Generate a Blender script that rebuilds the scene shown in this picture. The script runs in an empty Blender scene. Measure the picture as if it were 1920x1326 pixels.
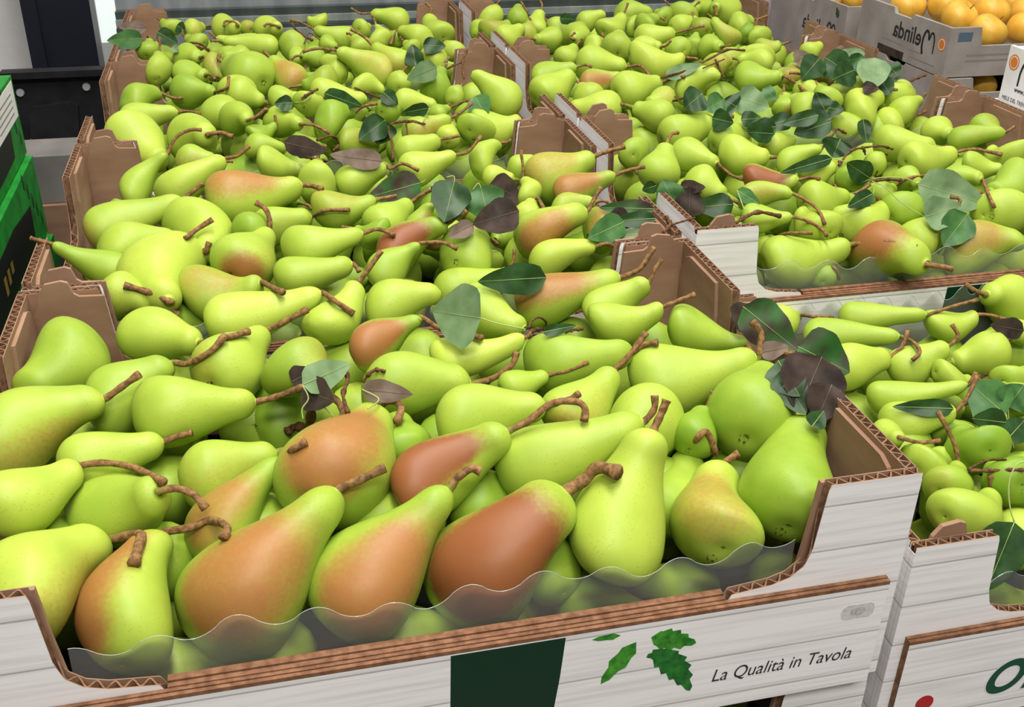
import bpy, math, random
import numpy as np
from mathutils import Vector

S = 0.01          # scene is laid out in centimetres, built in metres
random.seed(7)
rng = np.random.default_rng(7)
scene = bpy.context.scene
COL = scene.collection

# ------------------------------------------------------------------ camera
CAM = np.array([20.7805, -48.2039, 54.7918])
YAW, PIT, ROL, FPX = 0.24455, -0.498568, 0.0182914, 1996.307
fw = np.array([math.sin(YAW)*math.cos(PIT), math.cos(YAW)*math.cos(PIT), math.sin(PIT)])
rt0 = np.array([math.cos(YAW), -math.sin(YAW), 0.0])
up0 = np.cross(rt0, fw)
rt = rt0*math.cos(ROL) + up0*math.sin(ROL)
up = -rt0*math.sin(ROL) + up0*math.cos(ROL)
cam_d = bpy.data.cameras.new('camera')
cam_d.sensor_fit = 'HORIZONTAL'
cam_d.sensor_width = 36.0
cam_d.lens = FPX/1920*36.0
cam_d.clip_start = 0.02
cam_o = bpy.data.objects.new('camera', cam_d)
COL.objects.link(cam_o)
from mathutils import Matrix
cam_o.matrix_world = Matrix(((rt[0], up[0], -fw[0], CAM[0]*S), (rt[1], up[1], -fw[1], CAM[1]*S),
                             (rt[2], up[2], -fw[2], CAM[2]*S), (0, 0, 0, 1)))
scene.camera = cam_o

# ------------------------------------------------------------------ light
scene.view_settings.view_transform = 'Standard'
scene.view_settings.look = 'None'
scene.view_settings.gamma = 1.0
scene.view_settings.use_curve_mapping = False
scene.view_settings.exposure = 0.1
world = bpy.data.worlds.new('shop_light')
scene.world = world
world.use_nodes = True
bg = world.node_tree.nodes['Background']
bg.inputs[0].default_value = (1.0, 0.98, 0.95, 1)
bg.inputs[1].default_value = 0.2
def area(name, loc, sx, sy, power, rot=(0, 0, 0), col=(1, 0.97, 0.92)):
    l = bpy.data.lights.new(name, 'AREA')
    l.shape = 'RECTANGLE'
    l.size, l.size_y, l.energy, l.color = sx, sy, power, col
    o = bpy.data.objects.new(name, l)
    o.location, o.rotation_euler = loc, rot
    COL.objects.link(o)
    return o
area('ceiling_light', (0.35, 0.4, 2.2), 0.35, 2.2, 60)
area('ceiling_light', (1.6, 0.7, 2.2), 0.35, 2.2, 30)
area('ceiling_light', (0.2, -1.5, 2.2), 1.6, 0.5, 56)

# ------------------------------------------------------------------ helpers
def ray(u, v):
    return fw + rt*((u-960)/FPX) + up*((663-v)/FPX)      # depth 1 along the view axis
def atD(u, v, d): return CAM + ray(u, v)*d
def atX(u, v, x): r = ray(u, v); return CAM + r*(x-CAM[0])/r[0]
def atY(u, v, y): r = ray(u, v); return CAM + r*(y-CAM[1])/r[1]
def atZ(u, v, z): r = ray(u, v); return CAM + r*(z-CAM[2])/r[2]
def norm(a): return a/(np.linalg.norm(a)+1e-12)

class MB:
    """collects vertices (cm) and faces of one mesh"""
    def __init__(s): s.v, s.f, s.m = [], [], []
    def add(s, vs, fs, mi=0):
        o = len(s.v)
        s.v.extend([tuple(map(float, q)) for q in vs])
        for i, f in enumerate(fs):
            s.f.append(tuple(o+k for k in f))
            s.m.append(mi if isinstance(mi, int) else mi[i])
    def box(s, a, b, mi=0):
        x0, y0, z0 = a; x1, y1, z1 = b
        vs = [(x0,y0,z0),(x1,y0,z0),(x1,y1,z0),(x0,y1,z0),(x0,y0,z1),(x1,y0,z1),(x1,y1,z1),(x0,y1,z1)]
        fs = [(3,2,1,0),(4,5,6,7),(0,1,5,4),(1,2,6,5),(2,3,7,6),(3,0,4,7)]   # bottom top front right back left
        s.add(vs, fs, mi)
    def prism(s, pts, p0, ux, uz, n, th, mi=0):
        """closed outline pts (a,b) in plane p0+a*ux+b*uz, extruded th along n"""
        k = len(pts)
        p0, ux, uz, n = map(np.array, (p0, ux, uz, n))
        A = [p0+ux*a+uz*b for a, b in pts]; B = [q+n*th for q in A]
        fs = [tuple(range(k)), tuple(range(2*k-1, k-1, -1))] + [(i, i+k, (i+1) % k+k, (i+1) % k) for i in range(k)]
        s.add(A+B, fs, mi)
    def tube(s, pts, rad, seg=8, mi=0, cap=True):
        pts = np.array(pts, float); n = len(pts)
        rad = np.ones(n)*rad if np.isscalar(rad) else np.array(rad)
        T = np.gradient(pts, axis=0)
        ref = np.array([0.31, 0.2, 0.93]); vs = []
        for i in range(n):
            t = norm(T[i]); a = norm(np.cross(t, ref)); b = np.cross(t, a); ref = np.cross(a, t) if i else np.cross(a, t)
            for k in range(seg):
                w = 2*math.pi*k/seg
                vs.append(pts[i]+rad[i]*(a*math.cos(w)+b*math.sin(w)))
        fs = [(i*seg+k, i*seg+(k+1) % seg, (i+1)*seg+(k+1) % seg, (i+1)*seg+k) for i in range(n-1) for k in range(seg)]
        if cap: fs += [tuple(range(seg-1, -1, -1)), tuple((n-1)*seg+k for k in range(seg))]
        s.add(vs, fs, mi)
    def build(s, name, mats, parent=None, smooth=False, origin=(0, 0, 0)):
        me = bpy.data.meshes.new(name)
        o = np.array(origin, float)
        V = (np.array(s.v)-o)*S
        me.from_pydata(V.tolist(), [], s.f)
        for m in (mats if isinstance(mats, (list, tuple)) else [mats]): me.materials.append(m)
        me.polygons.foreach_set('material_index', s.m)
        if smooth: me.polygons.foreach_set('use_smooth', [True]*len(s.f))
        me.update()
        ob = bpy.data.objects.new(name, me)
        COL.objects.link(ob)
        if parent is None: ob.location = tuple(o*S)
        else: ob.parent = parent
        return ob

def tag(o, label=None, cat=None, group=None, kind=None):
    if label: o['label'] = label
    if cat: o['category'] = cat
    if group: o['group'] = group
    if kind: o['kind'] = kind
    return o
def empty(name, loc):
    o = bpy.data.objects.new(name, None); COL.objects.link(o)
    o.location = tuple(np.array(loc)*S); o.empty_display_size = 0.02
    return o

# ------------------------------------------------------------------ materials
def srgb(r, g, b):
    f = lambda c: (c/255/12.92) if c/255 <= 0.04045 else ((c/255+0.055)/1.055)**2.4
    return (f(r), f(g), f(b), 1)
def newmat(name, col, rough=0.6, spec=0.3):
    m = bpy.data.materials.new(name); m.use_nodes = True
    p = m.node_tree.nodes['Principled BSDF']
    p.inputs['Base Color'].default_value = col
    p.inputs['Roughness'].default_value = rough
    p.inputs['Specular IOR Level'].default_value = spec
    return m, m.node_tree.nodes, m.node_tree.links, p
def noisy(name, c1, c2, scale, rough=0.6, spec=0.3, bump=0.0, stretch=(1, 1, 1), detail=4):
    m, N, L, p = newmat(name, c1, rough, spec)
    tc = N.new('ShaderNodeTexCoord'); mp = N.new('ShaderNodeMapping'); mp.inputs['Scale'].default_value = stretch
    nz = N.new('ShaderNodeTexNoise'); nz.inputs['Scale'].default_value = scale; nz.inputs['Detail'].default_value = detail
    rp = N.new('ShaderNodeValToRGB')
    rp.color_ramp.elements[0].position = 0.35; rp.color_ramp.elements[1].position = 0.65
    rp.color_ramp.elements[0].color = c1; rp.color_ramp.elements[1].color = c2
    L.new(tc.outputs['Object'], mp.inputs[0]); L.new(mp.outputs[0], nz.inputs['Vector'])
    L.new(nz.outputs['Fac'], rp.inputs[0]); L.new(rp.outputs[0], p.inputs['Base Color'])
    if bump:
        b = N.new('ShaderNodeBump'); b.inputs['Strength'].default_value = bump; b.inputs['Distance'].default_value = 0.002
        L.new(nz.outputs['Fac'], b.inputs['Height']); L.new(b.outputs[0], p.inputs['Normal'])
    return m

def pear_material():
    m, N, L, p = newmat('pear_skin', srgb(170, 198, 50), 0.47, 0.34)
    tc = N.new('ShaderNodeTexCoord')
    def attr(n):
        a = N.new('ShaderNodeAttribute'); a.attribute_name = n; return a.outputs['Fac']
    def noise(scale, det=3):
        n = N.new('ShaderNodeTexNoise'); n.inputs['Scale'].default_value = scale; n.inputs['Detail'].default_value = det
        L.new(tc.outputs['Object'], n.inputs['Vector']); return n.outputs['Fac']
    def math_(op, a, b, clamp=False):
        k = N.new('ShaderNodeMath'); k.operation = op; k.use_clamp = clamp
        for i, q in enumerate((a, b)):
            if isinstance(q, (int, float)): k.inputs[i].default_value = q
            else: L.new(q, k.inputs[i])
        return k.outputs[0]
    def mix(f, a, b):
        k = N.new('ShaderNodeMix'); k.data_type = 'RGBA'
        for s_, q in (('Factor', f), ('A', a), ('B', b)):
            t = [i for i in k.inputs if i.name == s_ and (i.type == ('VALUE' if s_ == 'Factor' else 'RGBA'))][0]
            if isinstance(q, (int, float)) or isinstance(q, tuple): t.default_value = q
            else: L.new(q, t)
        return [o for o in k.outputs if o.type == 'RGBA'][0]
    tone, bl, red = attr('tone'), attr('blush'), attr('red')
    nlow = noise(28)
    t = math_('ADD', tone, math_('MULTIPLY', math_('SUBTRACT', nlow, 0.5), 0.9), True)
    green = mix(t, srgb(118, 152, 38), srgb(178, 196, 74))
    # small dark lenticels, clustered
    vo = N.new('ShaderNodeTexVoronoi'); vo.inputs['Scale'].default_value = 420
    L.new(tc.outputs['Object'], vo.inputs['Vector'])
    dots = math_('MULTIPLY', math_('LESS_THAN', vo.outputs['Distance'], 0.2), math_('MULTIPLY', math_('GREATER_THAN', noise(60), 0.5), 0.32))
    green = mix(dots, green, srgb(96, 126, 34))
    bcol = mix(red, srgb(168, 102, 62), srgb(132, 40, 40))
    bcol = mix(math_('MULTIPLY', dots, 0.9), bcol, srgb(140, 72, 44))
    bf = math_('ADD', bl, math_('ADD', math_('MULTIPLY', math_('SUBTRACT', noise(330, 6), 0.5), 0.5), math_('MULTIPLY', math_('SUBTRACT', noise(34, 2), 0.5), 0.42)))
    bf = math_('MULTIPLY', bf, math_('GREATER_THAN', bl, 0.02), True)
    r = N.new('ShaderNodeMapRange'); r.interpolation_type = 'SMOOTHSTEP'
    r.inputs['From Min'].default_value = 0.05; r.inputs['From Max'].default_value = 1.05; r.inputs['To Max'].default_value = 0.86
    L.new(bf, r.inputs['Value'])
    L.new(mix(r.outputs[0], green, bcol), p.inputs['Base Color'])
    bp = N.new('ShaderNodeBump'); bp.inputs['Strength'].default_value = 0.12; bp.inputs['Distance'].default_value = 0.001
    L.new(noise(140, 2), bp.inputs['Height']); L.new(bp.outputs[0], p.inputs['Normal'])
    p.inputs['Subsurface Weight'].default_value = 0.0
    return m
M = {}
M['pear'] = pear_material()
M['stem'] = noisy('pear_stem', srgb(98, 72, 44), srgb(152, 114, 72), 260, 0.75, 0.2, 0.5)
def stem_material():
    m = M['stem'].copy(); m.name = 'pear_stem_green_base'; N, L = m.node_tree.nodes, m.node_tree.links
    p = N['Principled BSDF']; src = p.inputs['Base Color'].links[0].from_socket
    at = N.new('ShaderNodeAttribute'); at.attribute_name = 'along'
    r = N.new('ShaderNodeMapRange'); r.inputs['From Min'].default_value = 0.05; r.inputs['From Max'].default_value = 0.42
    k = N.new('ShaderNodeMix'); k.data_type = 'RGBA'; k.inputs[6].default_value = srgb(122, 140, 46)
    L.new(at.outputs['Fac'], r.inputs['Value']); L.new(r.outputs[0], k.inputs[0]); L.new(src, k.inputs[7]); L.new(k.outputs[2], p.inputs['Base Color'])
    return m
M['stem_base'] = stem_material()
M['stem_green'] = noisy('pear_stem_green', srgb(104, 100, 44), srgb(128, 112, 56), 260, 0.7, 0.2, 0.4)
M['calyx'] = noisy('dried_calyx', srgb(40, 34, 18), srgb(84, 70, 40), 500, 0.9, 0.1)
M['card'] = noisy('brown_cardboard', srgb(142, 110, 88), srgb(160, 128, 104), 14, 0.85, 0.12, 0.1, (1, 1, 3))
M['card_edge'] = noisy('cardboard_edge', srgb(106, 74, 54), srgb(138, 100, 76), 160, 0.9, 0.1)
M['flute'] = noisy('corrugated_flute', srgb(108, 78, 58), srgb(142, 108, 84), 200, 0.9, 0.1)
def plank_print():
    m, N, L, p = newmat('white_plank_print', srgb(226, 222, 220), 0.5, 0.3)
    tc = N.new('ShaderNodeTexCoord'); sx = N.new('ShaderNodeSeparateXYZ'); L.new(tc.outputs['Object'], sx.inputs[0])
    def mth(op, a, b):
        k = N.new('ShaderNodeMath'); k.operation = op
        for i, q in enumerate((a, b)):
            if isinstance(q, (int, float)): k.inputs[i].default_value = q
            else: L.new(q, k.inputs[i])
        return k.outputs[0]
    z = mth('MULTIPLY', mth('ADD', sx.outputs[2], 0.0013+0.0361*4), 1/0.0361)
    fr = mth('FRACT', z, 0)
    line = mth('LESS_THAN', fr, 0.035)
    soft = mth('LESS_THAN', mth('ABSOLUTE', mth('SUBTRACT', fr, 0.07), 0), 0.06)
    mp = N.new('ShaderNodeMapping'); mp.inputs['Scale'].default_value = (4, 4, 110); L.new(tc.outputs['Object'], mp.inputs[0])
    nz = N.new('ShaderNodeTexNoise'); nz.inputs['Scale'].default_value = 2.2; nz.inputs['Detail'].default_value = 6; L.new(mp.outputs[0], nz.inputs['Vector'])
    rp = N.new('ShaderNodeValToRGB')
    rp.color_ramp.elements[0].position = 0.3; rp.color_ramp.elements[0].color = srgb(222, 218, 216)
    rp.color_ramp.elements[1].position = 0.55; rp.color_ramp.elements[1].color = srgb(240, 238, 237)
    L.new(nz.outputs['Fac'], rp.inputs[0])
    def mix(f, a, b):
        k = N.new('ShaderNodeMix'); k.data_type = 'RGBA'
        L.new(f, k.inputs[0]); L.new(a, k.inputs[6]); k.inputs[7].default_value = b
        return k.outputs[2]
    c = mix(mth('MULTIPLY', soft, 0.14), rp.outputs[0], srgb(150, 146, 146))
    c = mix(mth('MULTIPLY', line, 0.45), c, srgb(70, 66, 66))
    L.new(c, p.inputs['Base Color'])
    return m
M['print'] = plank_print()
M['white'] = noisy('white_carton', srgb(222, 219, 216), srgb(234, 232, 230), 20, 0.6, 0.25)
M['grey_carton'] = noisy('grey_white_carton', srgb(146, 138, 131), srgb(164, 156, 149), 20, 0.7, 0.2)  # white carton greyed in its colour, as dimmed by a mirror
M['green_ink'] = newmat('dark_green_ink', srgb(0, 46, 26), 0.45, 0.3)[0]
M['green_script'] = newmat('green_script_ink', srgb(8, 74, 52), 0.45, 0.3)[0]
M['red_ink'] = newmat('red_ink', srgb(176, 30, 34), 0.45, 0.3)[0]
M['orange_ink'] = newmat('orange_ink', srgb(206, 124, 52), 0.5, 0.3)[0]
M['black_ink'] = newmat('dark_ink', srgb(44, 42, 42), 0.5, 0.3)[0]
M['grey_ink'] = newmat('grey_ink', srgb(140, 130, 124), 0.6, 0.3)[0]
M['blue_ink'] = newmat('blue_grey_ink', srgb(84, 104, 120), 0.6, 0.3)[0]
M['print_leaf'] = noisy('printed_leaf_green', srgb(24, 104, 26), srgb(76, 158, 46), 130, 0.5, 0.3)
M['print_leaf_dark'] = noisy('printed_leaf_dark_green', srgb(14, 80, 24), srgb(40, 124, 44), 150, 0.5, 0.3)
M['black_plastic'] = newmat('black_tray_plastic', (0.006, 0.006, 0.006, 1), 0.35, 0.4)[0]
M['bracket'] = noisy('black_bracket_plastic', srgb(20, 20, 22), srgb(32, 32, 35), 30, 0.55, 0.3)
M['navy'] = noisy('dark_blue_black_metal', srgb(18, 22, 32), srgb(24, 28, 40), 10, 0.45, 0.35)
M['steel'] = newmat('steel_screw', srgb(170, 170, 170), 0.35, 0.5)[0]
M['wall'] = noisy('white_wall_paint', srgb(232, 230, 228), srgb(238, 236, 234), 30, 0.8, 0.2)
M['leaf'] = noisy('leaf_dark_green', srgb(26, 54, 20), srgb(44, 78, 32), 70, 0.45, 0.35)
M['leaf_mid'] = noisy('leaf_mid_green', srgb(52, 94, 44), srgb(74, 116, 60), 60, 0.5, 0.35)
M['leaf_pale'] = noisy('leaf_pale_underside', srgb(98, 126, 84), srgb(124, 148, 106), 60, 0.6, 0.25)
M['leaf_brown'] = noisy('leaf_withered_brown', srgb(44, 36, 32), srgb(74, 60, 52), 60, 0.65, 0.2)
M['leaf_grey'] = noisy('leaf_grey_brown_underside', srgb(104, 88, 76), srgb(128, 110, 98), 80, 0.7, 0.2)
M['leaf_two'] = noisy('leaf_green_with_brown_edge', srgb(58, 44, 38), srgb(44, 96, 36), 48, 0.55, 0.3, 0, (1, 1, 1), 2)
M['petiole'] = newmat('pale_leaf_stalk', srgb(160, 176, 104), 0.55, 0.3)[0]
M['twig'] = noisy('twig_bark', srgb(70, 48, 32), srgb(118, 84, 56), 300, 0.85, 0.15, 0.6)
M['apple'] = noisy('yellow_apple_skin', srgb(212, 158, 52), srgb(230, 184, 74), 40, 0.4, 0.4)
M['apple_bright'] = noisy('bright_yellow_fruit_skin', srgb(230, 190, 20), srgb(240, 206, 50), 40, 0.4, 0.4)
M['green_box'] = noisy('green_leafy_box_print', srgb(20, 104, 34), srgb(30, 140, 44), 34, 0.5, 0.3)
M['green_dark'] = newmat('dark_green_box_print', srgb(8, 66, 26), 0.5, 0.3)[0]
M['box_black'] = newmat('black_box_print', srgb(24, 24, 20), 0.5, 0.3)[0]
M['gold'] = newmat('gold_ink', srgb(150, 120, 50), 0.5, 0.3)[0]
M['grey_box'] = noisy('grey_box', srgb(112, 108, 106), srgb(128, 124, 120), 14, 0.7, 0.2)
M['floor'] = noisy('grey_floor_tile', srgb(120, 116, 112), srgb(140, 136, 130), 6, 0.5, 0.3)
M['rail_dark'] = noisy('dark_rail', srgb(52, 58, 58), srgb(66, 74, 70), 12, 0.4, 0.4, 0, (3, 1, 1))  # tones of the back mirror's reflections, painted as plain bands
M['rail_grey'] = noisy('grey_rail', srgb(112, 118, 116), srgb(140, 146, 140), 12, 0.4, 0.4, 0, (3, 1, 1))
M['rail_pale'] = noisy('pale_rail', srgb(118, 124, 128), srgb(140, 144, 146), 12, 0.4, 0.4, 0, (3, 1, 1))
M['purple'] = noisy('purple_packaging', srgb(150, 120, 150), srgb(190, 176, 196), 40, 0.3, 0.5)
def film_material(name, haze, tr):
    m = bpy.data.materials.new(name); m.use_nodes = True
    N, L = m.node_tree.nodes, m.node_tree.links; N.clear()
    o = N.new('ShaderNodeOutputMaterial'); a = N.new('ShaderNodeBsdfTransparent'); a.inputs[0].default_value = tr
    g = N.new('ShaderNodeBsdfGlossy'); g.inputs['Roughness'].default_value = 0.08
    d = N.new('ShaderNodeBsdfDiffuse'); d.inputs[0].default_value = (0.75, 0.78, 0.74, 1)
    m1 = N.new('ShaderNodeMixShader'); m1.inputs[0].default_value = haze
    m2 = N.new('ShaderNodeMixShader'); fr = N.new('ShaderNodeFresnel'); fr.inputs[0].default_value = 1.35
    L.new(a.outputs[0], m1.inputs[1]); L.new(d.outputs[0], m1.inputs[2])
    L.new(fr.outputs[0], m2.inputs[0]); L.new(m1.outputs[0], m2.inputs[1]); L.new(g.outputs[0], m2.inputs[2])
    L.new(m2.outputs[0], o.inputs[0])
    return m
M['film'] = film_material('clear_plastic_film', 0.1, (0.985, 0.99, 0.98, 1))
M['film_edge'] = film_material('film_cut_edge', 0.4, (0.98, 0.98, 0.98, 1))
M['pane'] = film_material('clear_pane', 0.12, (0.9, 0.95, 0.94, 1))

# ------------------------------------------------------------------ setting
f_ = MB(); f_.box((-400, -300, -92), (500, 500, -90)); tag(f_.build('floor', M['floor']), 'grey tiled shop floor under the display', kind='structure')
w_ = MB(); w_.box((-260, 330, -90), (460, 340, 120)); tag(w_.build('wall_back', M['wall']), 'white wall far behind the fruit display', kind='structure')
w_ = MB(); w_.box((-60, 205, -90), (-20.4, 209, 60)); tag(w_.build('wall_left', M['wall']), 'white wall panel left of the dark column', kind='structure')

# ------------------------------------------------------------------ crates
CW, CD, CH, CB = 60.0, 40.0, 16.0, -1.2
FRONT_OUT = [(0, 16), (6.5, 16), (6.9, 11), (7.3, 9.7), (8.2, 8.9), (9.4, 8.5), (12.2, 8.2), (12.7, 7.2), (47.3, 7.2), (47.8, 8.2), (50.6, 8.5), (51.8, 8.9), (52.7, 9.7), (53.1, 11), (53.5, 16), (60, 16)]
SIDE_OUT = [(0, 16), (11.0, 16), (11.5, 12), (12.2, 10.2), (13.5, 9.4), (26, 9.4), (27.0, 10.2), (27.6, 12), (28, 16), (40, 16)]
def wall(name, parent, p0, ux, n, length, outline, th, mats, per=0.95, zb=CB, spp=8):
    """corrugated board: printed outer liner, fluted core, inner liner; p0 outer bottom corner, n points inwards"""
    p0, ux, n = np.array(p0, float), np.array(ux, float), np.array(n, float); uz = np.array([0, 0, 1.0])
    k = int(length/per*spp)+1
    xs = np.linspace(0, length, k)
    zt = np.interp(xs, [a for a, b in outline], [b for a, b in outline])
    tl = 0.07
    mb = MB()
    def sheet(d0, d1, m0, m1):
        vs = []
        for x, z in zip(xs, zt):
            for d in (d0, d1):
                vs += [p0+ux*x+n*d+uz*zb, p0+ux*x+n*d+uz*z]
        fs, ms = [], []
        for i in range(k-1):
            a, b = i*4, i*4+4
            fs += [(a, b, b+1, a+1), (a+2, a+3, b+3, b+2), (a+1, b+1, b+3, a+3)]; ms += [m0, m1, m1]
        fs += [(0, 1, 3, 2), (k*4-4, k*4-2, k*4-1, k*4-3)]; ms += [m1, m1]
        mb.add(vs, fs, ms)
    sheet(0, tl, 0, 1); sheet(th-tl, th, 1, 1)
    vs = []
    A_ = th/2-tl-0.04; w_ = 2*math.pi/per
    for x, z in zip(xs, zt):
        d = th/2+A_*math.sin(w_*x); sl = A_*w_*math.cos(w_*x); q = 0.055/math.sqrt(1+sl*sl)
        for s_ in (-1, 1):
            xx, dd = x-s_*q*sl, d+s_*q
            vs += [p0+ux*xx+n*dd+uz*zb, p0+ux*xx+n*dd+uz*(z-0.03)]
    fs = []
    for i in range(k-1):
        a, b = i*4, i*4+4
        fs += [(a, b, b+1, a+1), (a+2, a+3, b+3, b+2), (a+1, b+1, b+3, a+3)]
    mb.add(vs, fs, 2)
    return mb.build(name, mats, parent)

def smooth_path(pts, n):
    """Catmull-Rom through the points"""
    pts = np.array(pts); k = len(pts)
    if k == 2: return pts[0]+(pts[1]-pts[0])*np.linspace(0, 1, n)[:, None]
    e = np.vstack([2*pts[0]-pts[1], pts, 2*pts[-1]-pts[-2]]); out = []
    for q in np.linspace(0, k-1-1e-6, n):
        i = int(q); t = q-i; p0, p1, p2, p3 = e[i:i+4]
        out.append(0.5*(2*p1+(p2-p0)*t+(2*p0-5*p1+4*p2-p3)*t*t+(3*p1-p0-3*p2+p3)*t**3))
    return np.array(out)

def text_mesh(name, body, size, mat, parent, pos, shear=0.0, xscale=1.0, bold=0.0, mirror=False, ux=(1, 0, 0), n=(0, -1, 0)):
    cu = bpy.data.curves.new(name, 'FONT'); cu.body = body; cu.size = size; cu.shear = shear; cu.offset = bold; cu.extrude = 0.0
    o = bpy.data.objects.new(name, cu); COL.objects.link(o)
    bpy.context.view_layer.update()
    me = bpy.data.meshes.new_from_object(o.evaluated_get(bpy.context.evaluated_depsgraph_get()))
    COL.objects.unlink(o); bpy.data.objects.remove(o)
    mb = MB(); ux, n, pos = np.array(ux, float), np.array(n, float), np.array(pos, float)
    vs = [pos+ux*(v.co.x*xscale*(-1 if mirror else 1))+np.array([0, 0, 1])*v.co.y for v in me.vertices]
    fs = [tuple(p.vertices) for p in me.polygons]
    k = len(vs)
    back = [q-n*0.012 for q in vs]
    mb.add([q+n*0.012 for q in vs]+back, fs)
    bpy.data.meshes.remove(me)
    return mb.build(name, mat, parent)

def ribbon_M(par, pos, ux, n, h, mat):
    """rounded double-arch capital drawn as a flat stroke"""
    c = smooth_path([(0, -.1), (.02, .45), (.16, .82), (.36, .8), (.48, .5), (.6, .82), (.82, .84), (.98, .5), (.98, .05), (.86, -.3)], 44)*h
    tg = np.gradient(c, axis=0); w = 0.075*h*np.linspace(.7, 1.15, len(c))
    P2 = np.array([np.stack([-t[1], t[0]])/np.hypot(*t) for t in tg])
    L_, R_ = c+P2*w[:, None], c-P2*w[:, None]; k = len(c)
    ux, n, pos = np.array(ux, float), np.array(n, float), np.array(pos, float)
    f = lambda q: pos+ux*q[0]+np.array([0, 0, 1.0])*q[1]+n*.015
    mb = MB(); mb.add([f(q) for q in L_]+[f(q) for q in R_], [(i, i+1, k+i+1, k+i) for i in range(k-1)])
    return mb.build('lettering', mat, par)
def flat_print(name, pts, mat, parent, y, th=0.015):
    mb = MB(); mb.prism(pts, (0, y, 0), (1, 0, 0), (0, 0, 1), (0, -1, 0), th); return mb.build(name, mat, parent)

def toothed_leaf(base, tip, w, teeth=5, lean=0.0):
    b, t = np.array(base), np.array(tip); ax = t-b; Ln = np.linalg.norm(ax); ax = ax/Ln; pr = np.array([-ax[1], ax[0]])
    L_, R_ = [], []
    for i in range(teeth*2+1):
        u = i/(teeth*2)
        ww = w/2*math.sin(math.pi*u**0.72)**0.85*(1.0 if i % 2 else 0.74)
        q = b+ax*Ln*(u+(0.03 if i % 2 else -0.02)*(0 < u < 1))+pr*lean*math.sin(math.pi*u)
        L_.append(tuple(q+pr*ww)); R_.append(tuple(q-pr*ww))
    return L_+R_[-2:0:-1]

CR = {}
def corner_panel(par, sx, back, tab=True):
    """brown inner panel with a rounded tab, folded inside one corner"""
    mb = MB()
    o = [(0.75, 0), (0.75, 13.6), (1.5, 15.0), (1.7, 16.1), (2.3, 16.9), (3.6, 17.1), (4.1, 16.9), (4.4, 15.9), (4.8, 15.6), (6.7, 15.5), (7.0, 12), (7.4, 8), (7.4, 0)]
    if not tab: o = [(0.75, 0), (0.75, 15.2), (1.2, 15.6), (6.7, 15.75), (7.0, 12), (7.4, 8.5), (7.4, 0)]
    if back: o = [(a*1.02, b) for a, b in o]
    y = (CD-1.2) if back else 0.75
    if sx > 0: mb.prism(o, (0, y, 0), (1, 0, 0), (0, 0, 1), (0, 1, 0), 0.35)
    else: mb.prism(o, (CW, y, 0), (-1, 0, 0), (0, 0, 1), (0, 1, 0), 0.35)
    x = 0.75 if sx > 0 else CW-1.1
    s = [(1.3, 0), (1.3, 13.2), (2.2, 15.1), (3.2, 15.5), (9.2, 15.5), (9.8, 12.5), (10.2, 0)]
    if back: mb.prism(s, (x, CD, 0), (0, -1, 0), (0, 0, 1), (1, 0, 0), 0.35)
    else: mb.prism(s, (x, 0, 0), (0, 1, 0), (0, 0, 1), (1, 0, 0), 0.35)
    p = mb.build('corner_panel', M['card'], par)
    return p

def film(par, x0, x1, y, ztop, zbot, lean, amp=0.55, per=4.6, ph=0.0):
    n = 150; mb = MB(); vs = []
    for i in range(n+1):
        x = x0+(x1-x0)*i/n
        w = math.sin(2*math.pi*(x/per)+ph)
        zt = ztop+amp*(abs(w)**0.8*(1 if w > 0 else -0.8))+0.35*math.sin(x*0.37+ph*2)
        for j in range(5):
            t = j/4
            vs.append((x, y+lean*t+0.12*math.sin(x*0.9+t*2+ph), zbot+(zt-zbot)*t))
    fs = [(i*5+j, i*5+5+j, i*5+6+j, i*5+1+j) for i in range(n) for j in range(4)]
    mb.add(vs, fs)
    pf = mb.build('plastic_film', M['film'], par, smooth=True)
    m2 = MB(); m2.tube([vs[i*5+4] for i in range(n+1)], 0.022, 4); m2.build('film_edge', M['film_edge'], pf)  # paler tube draws the highlight along the film's top edge
    return pf

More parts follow.
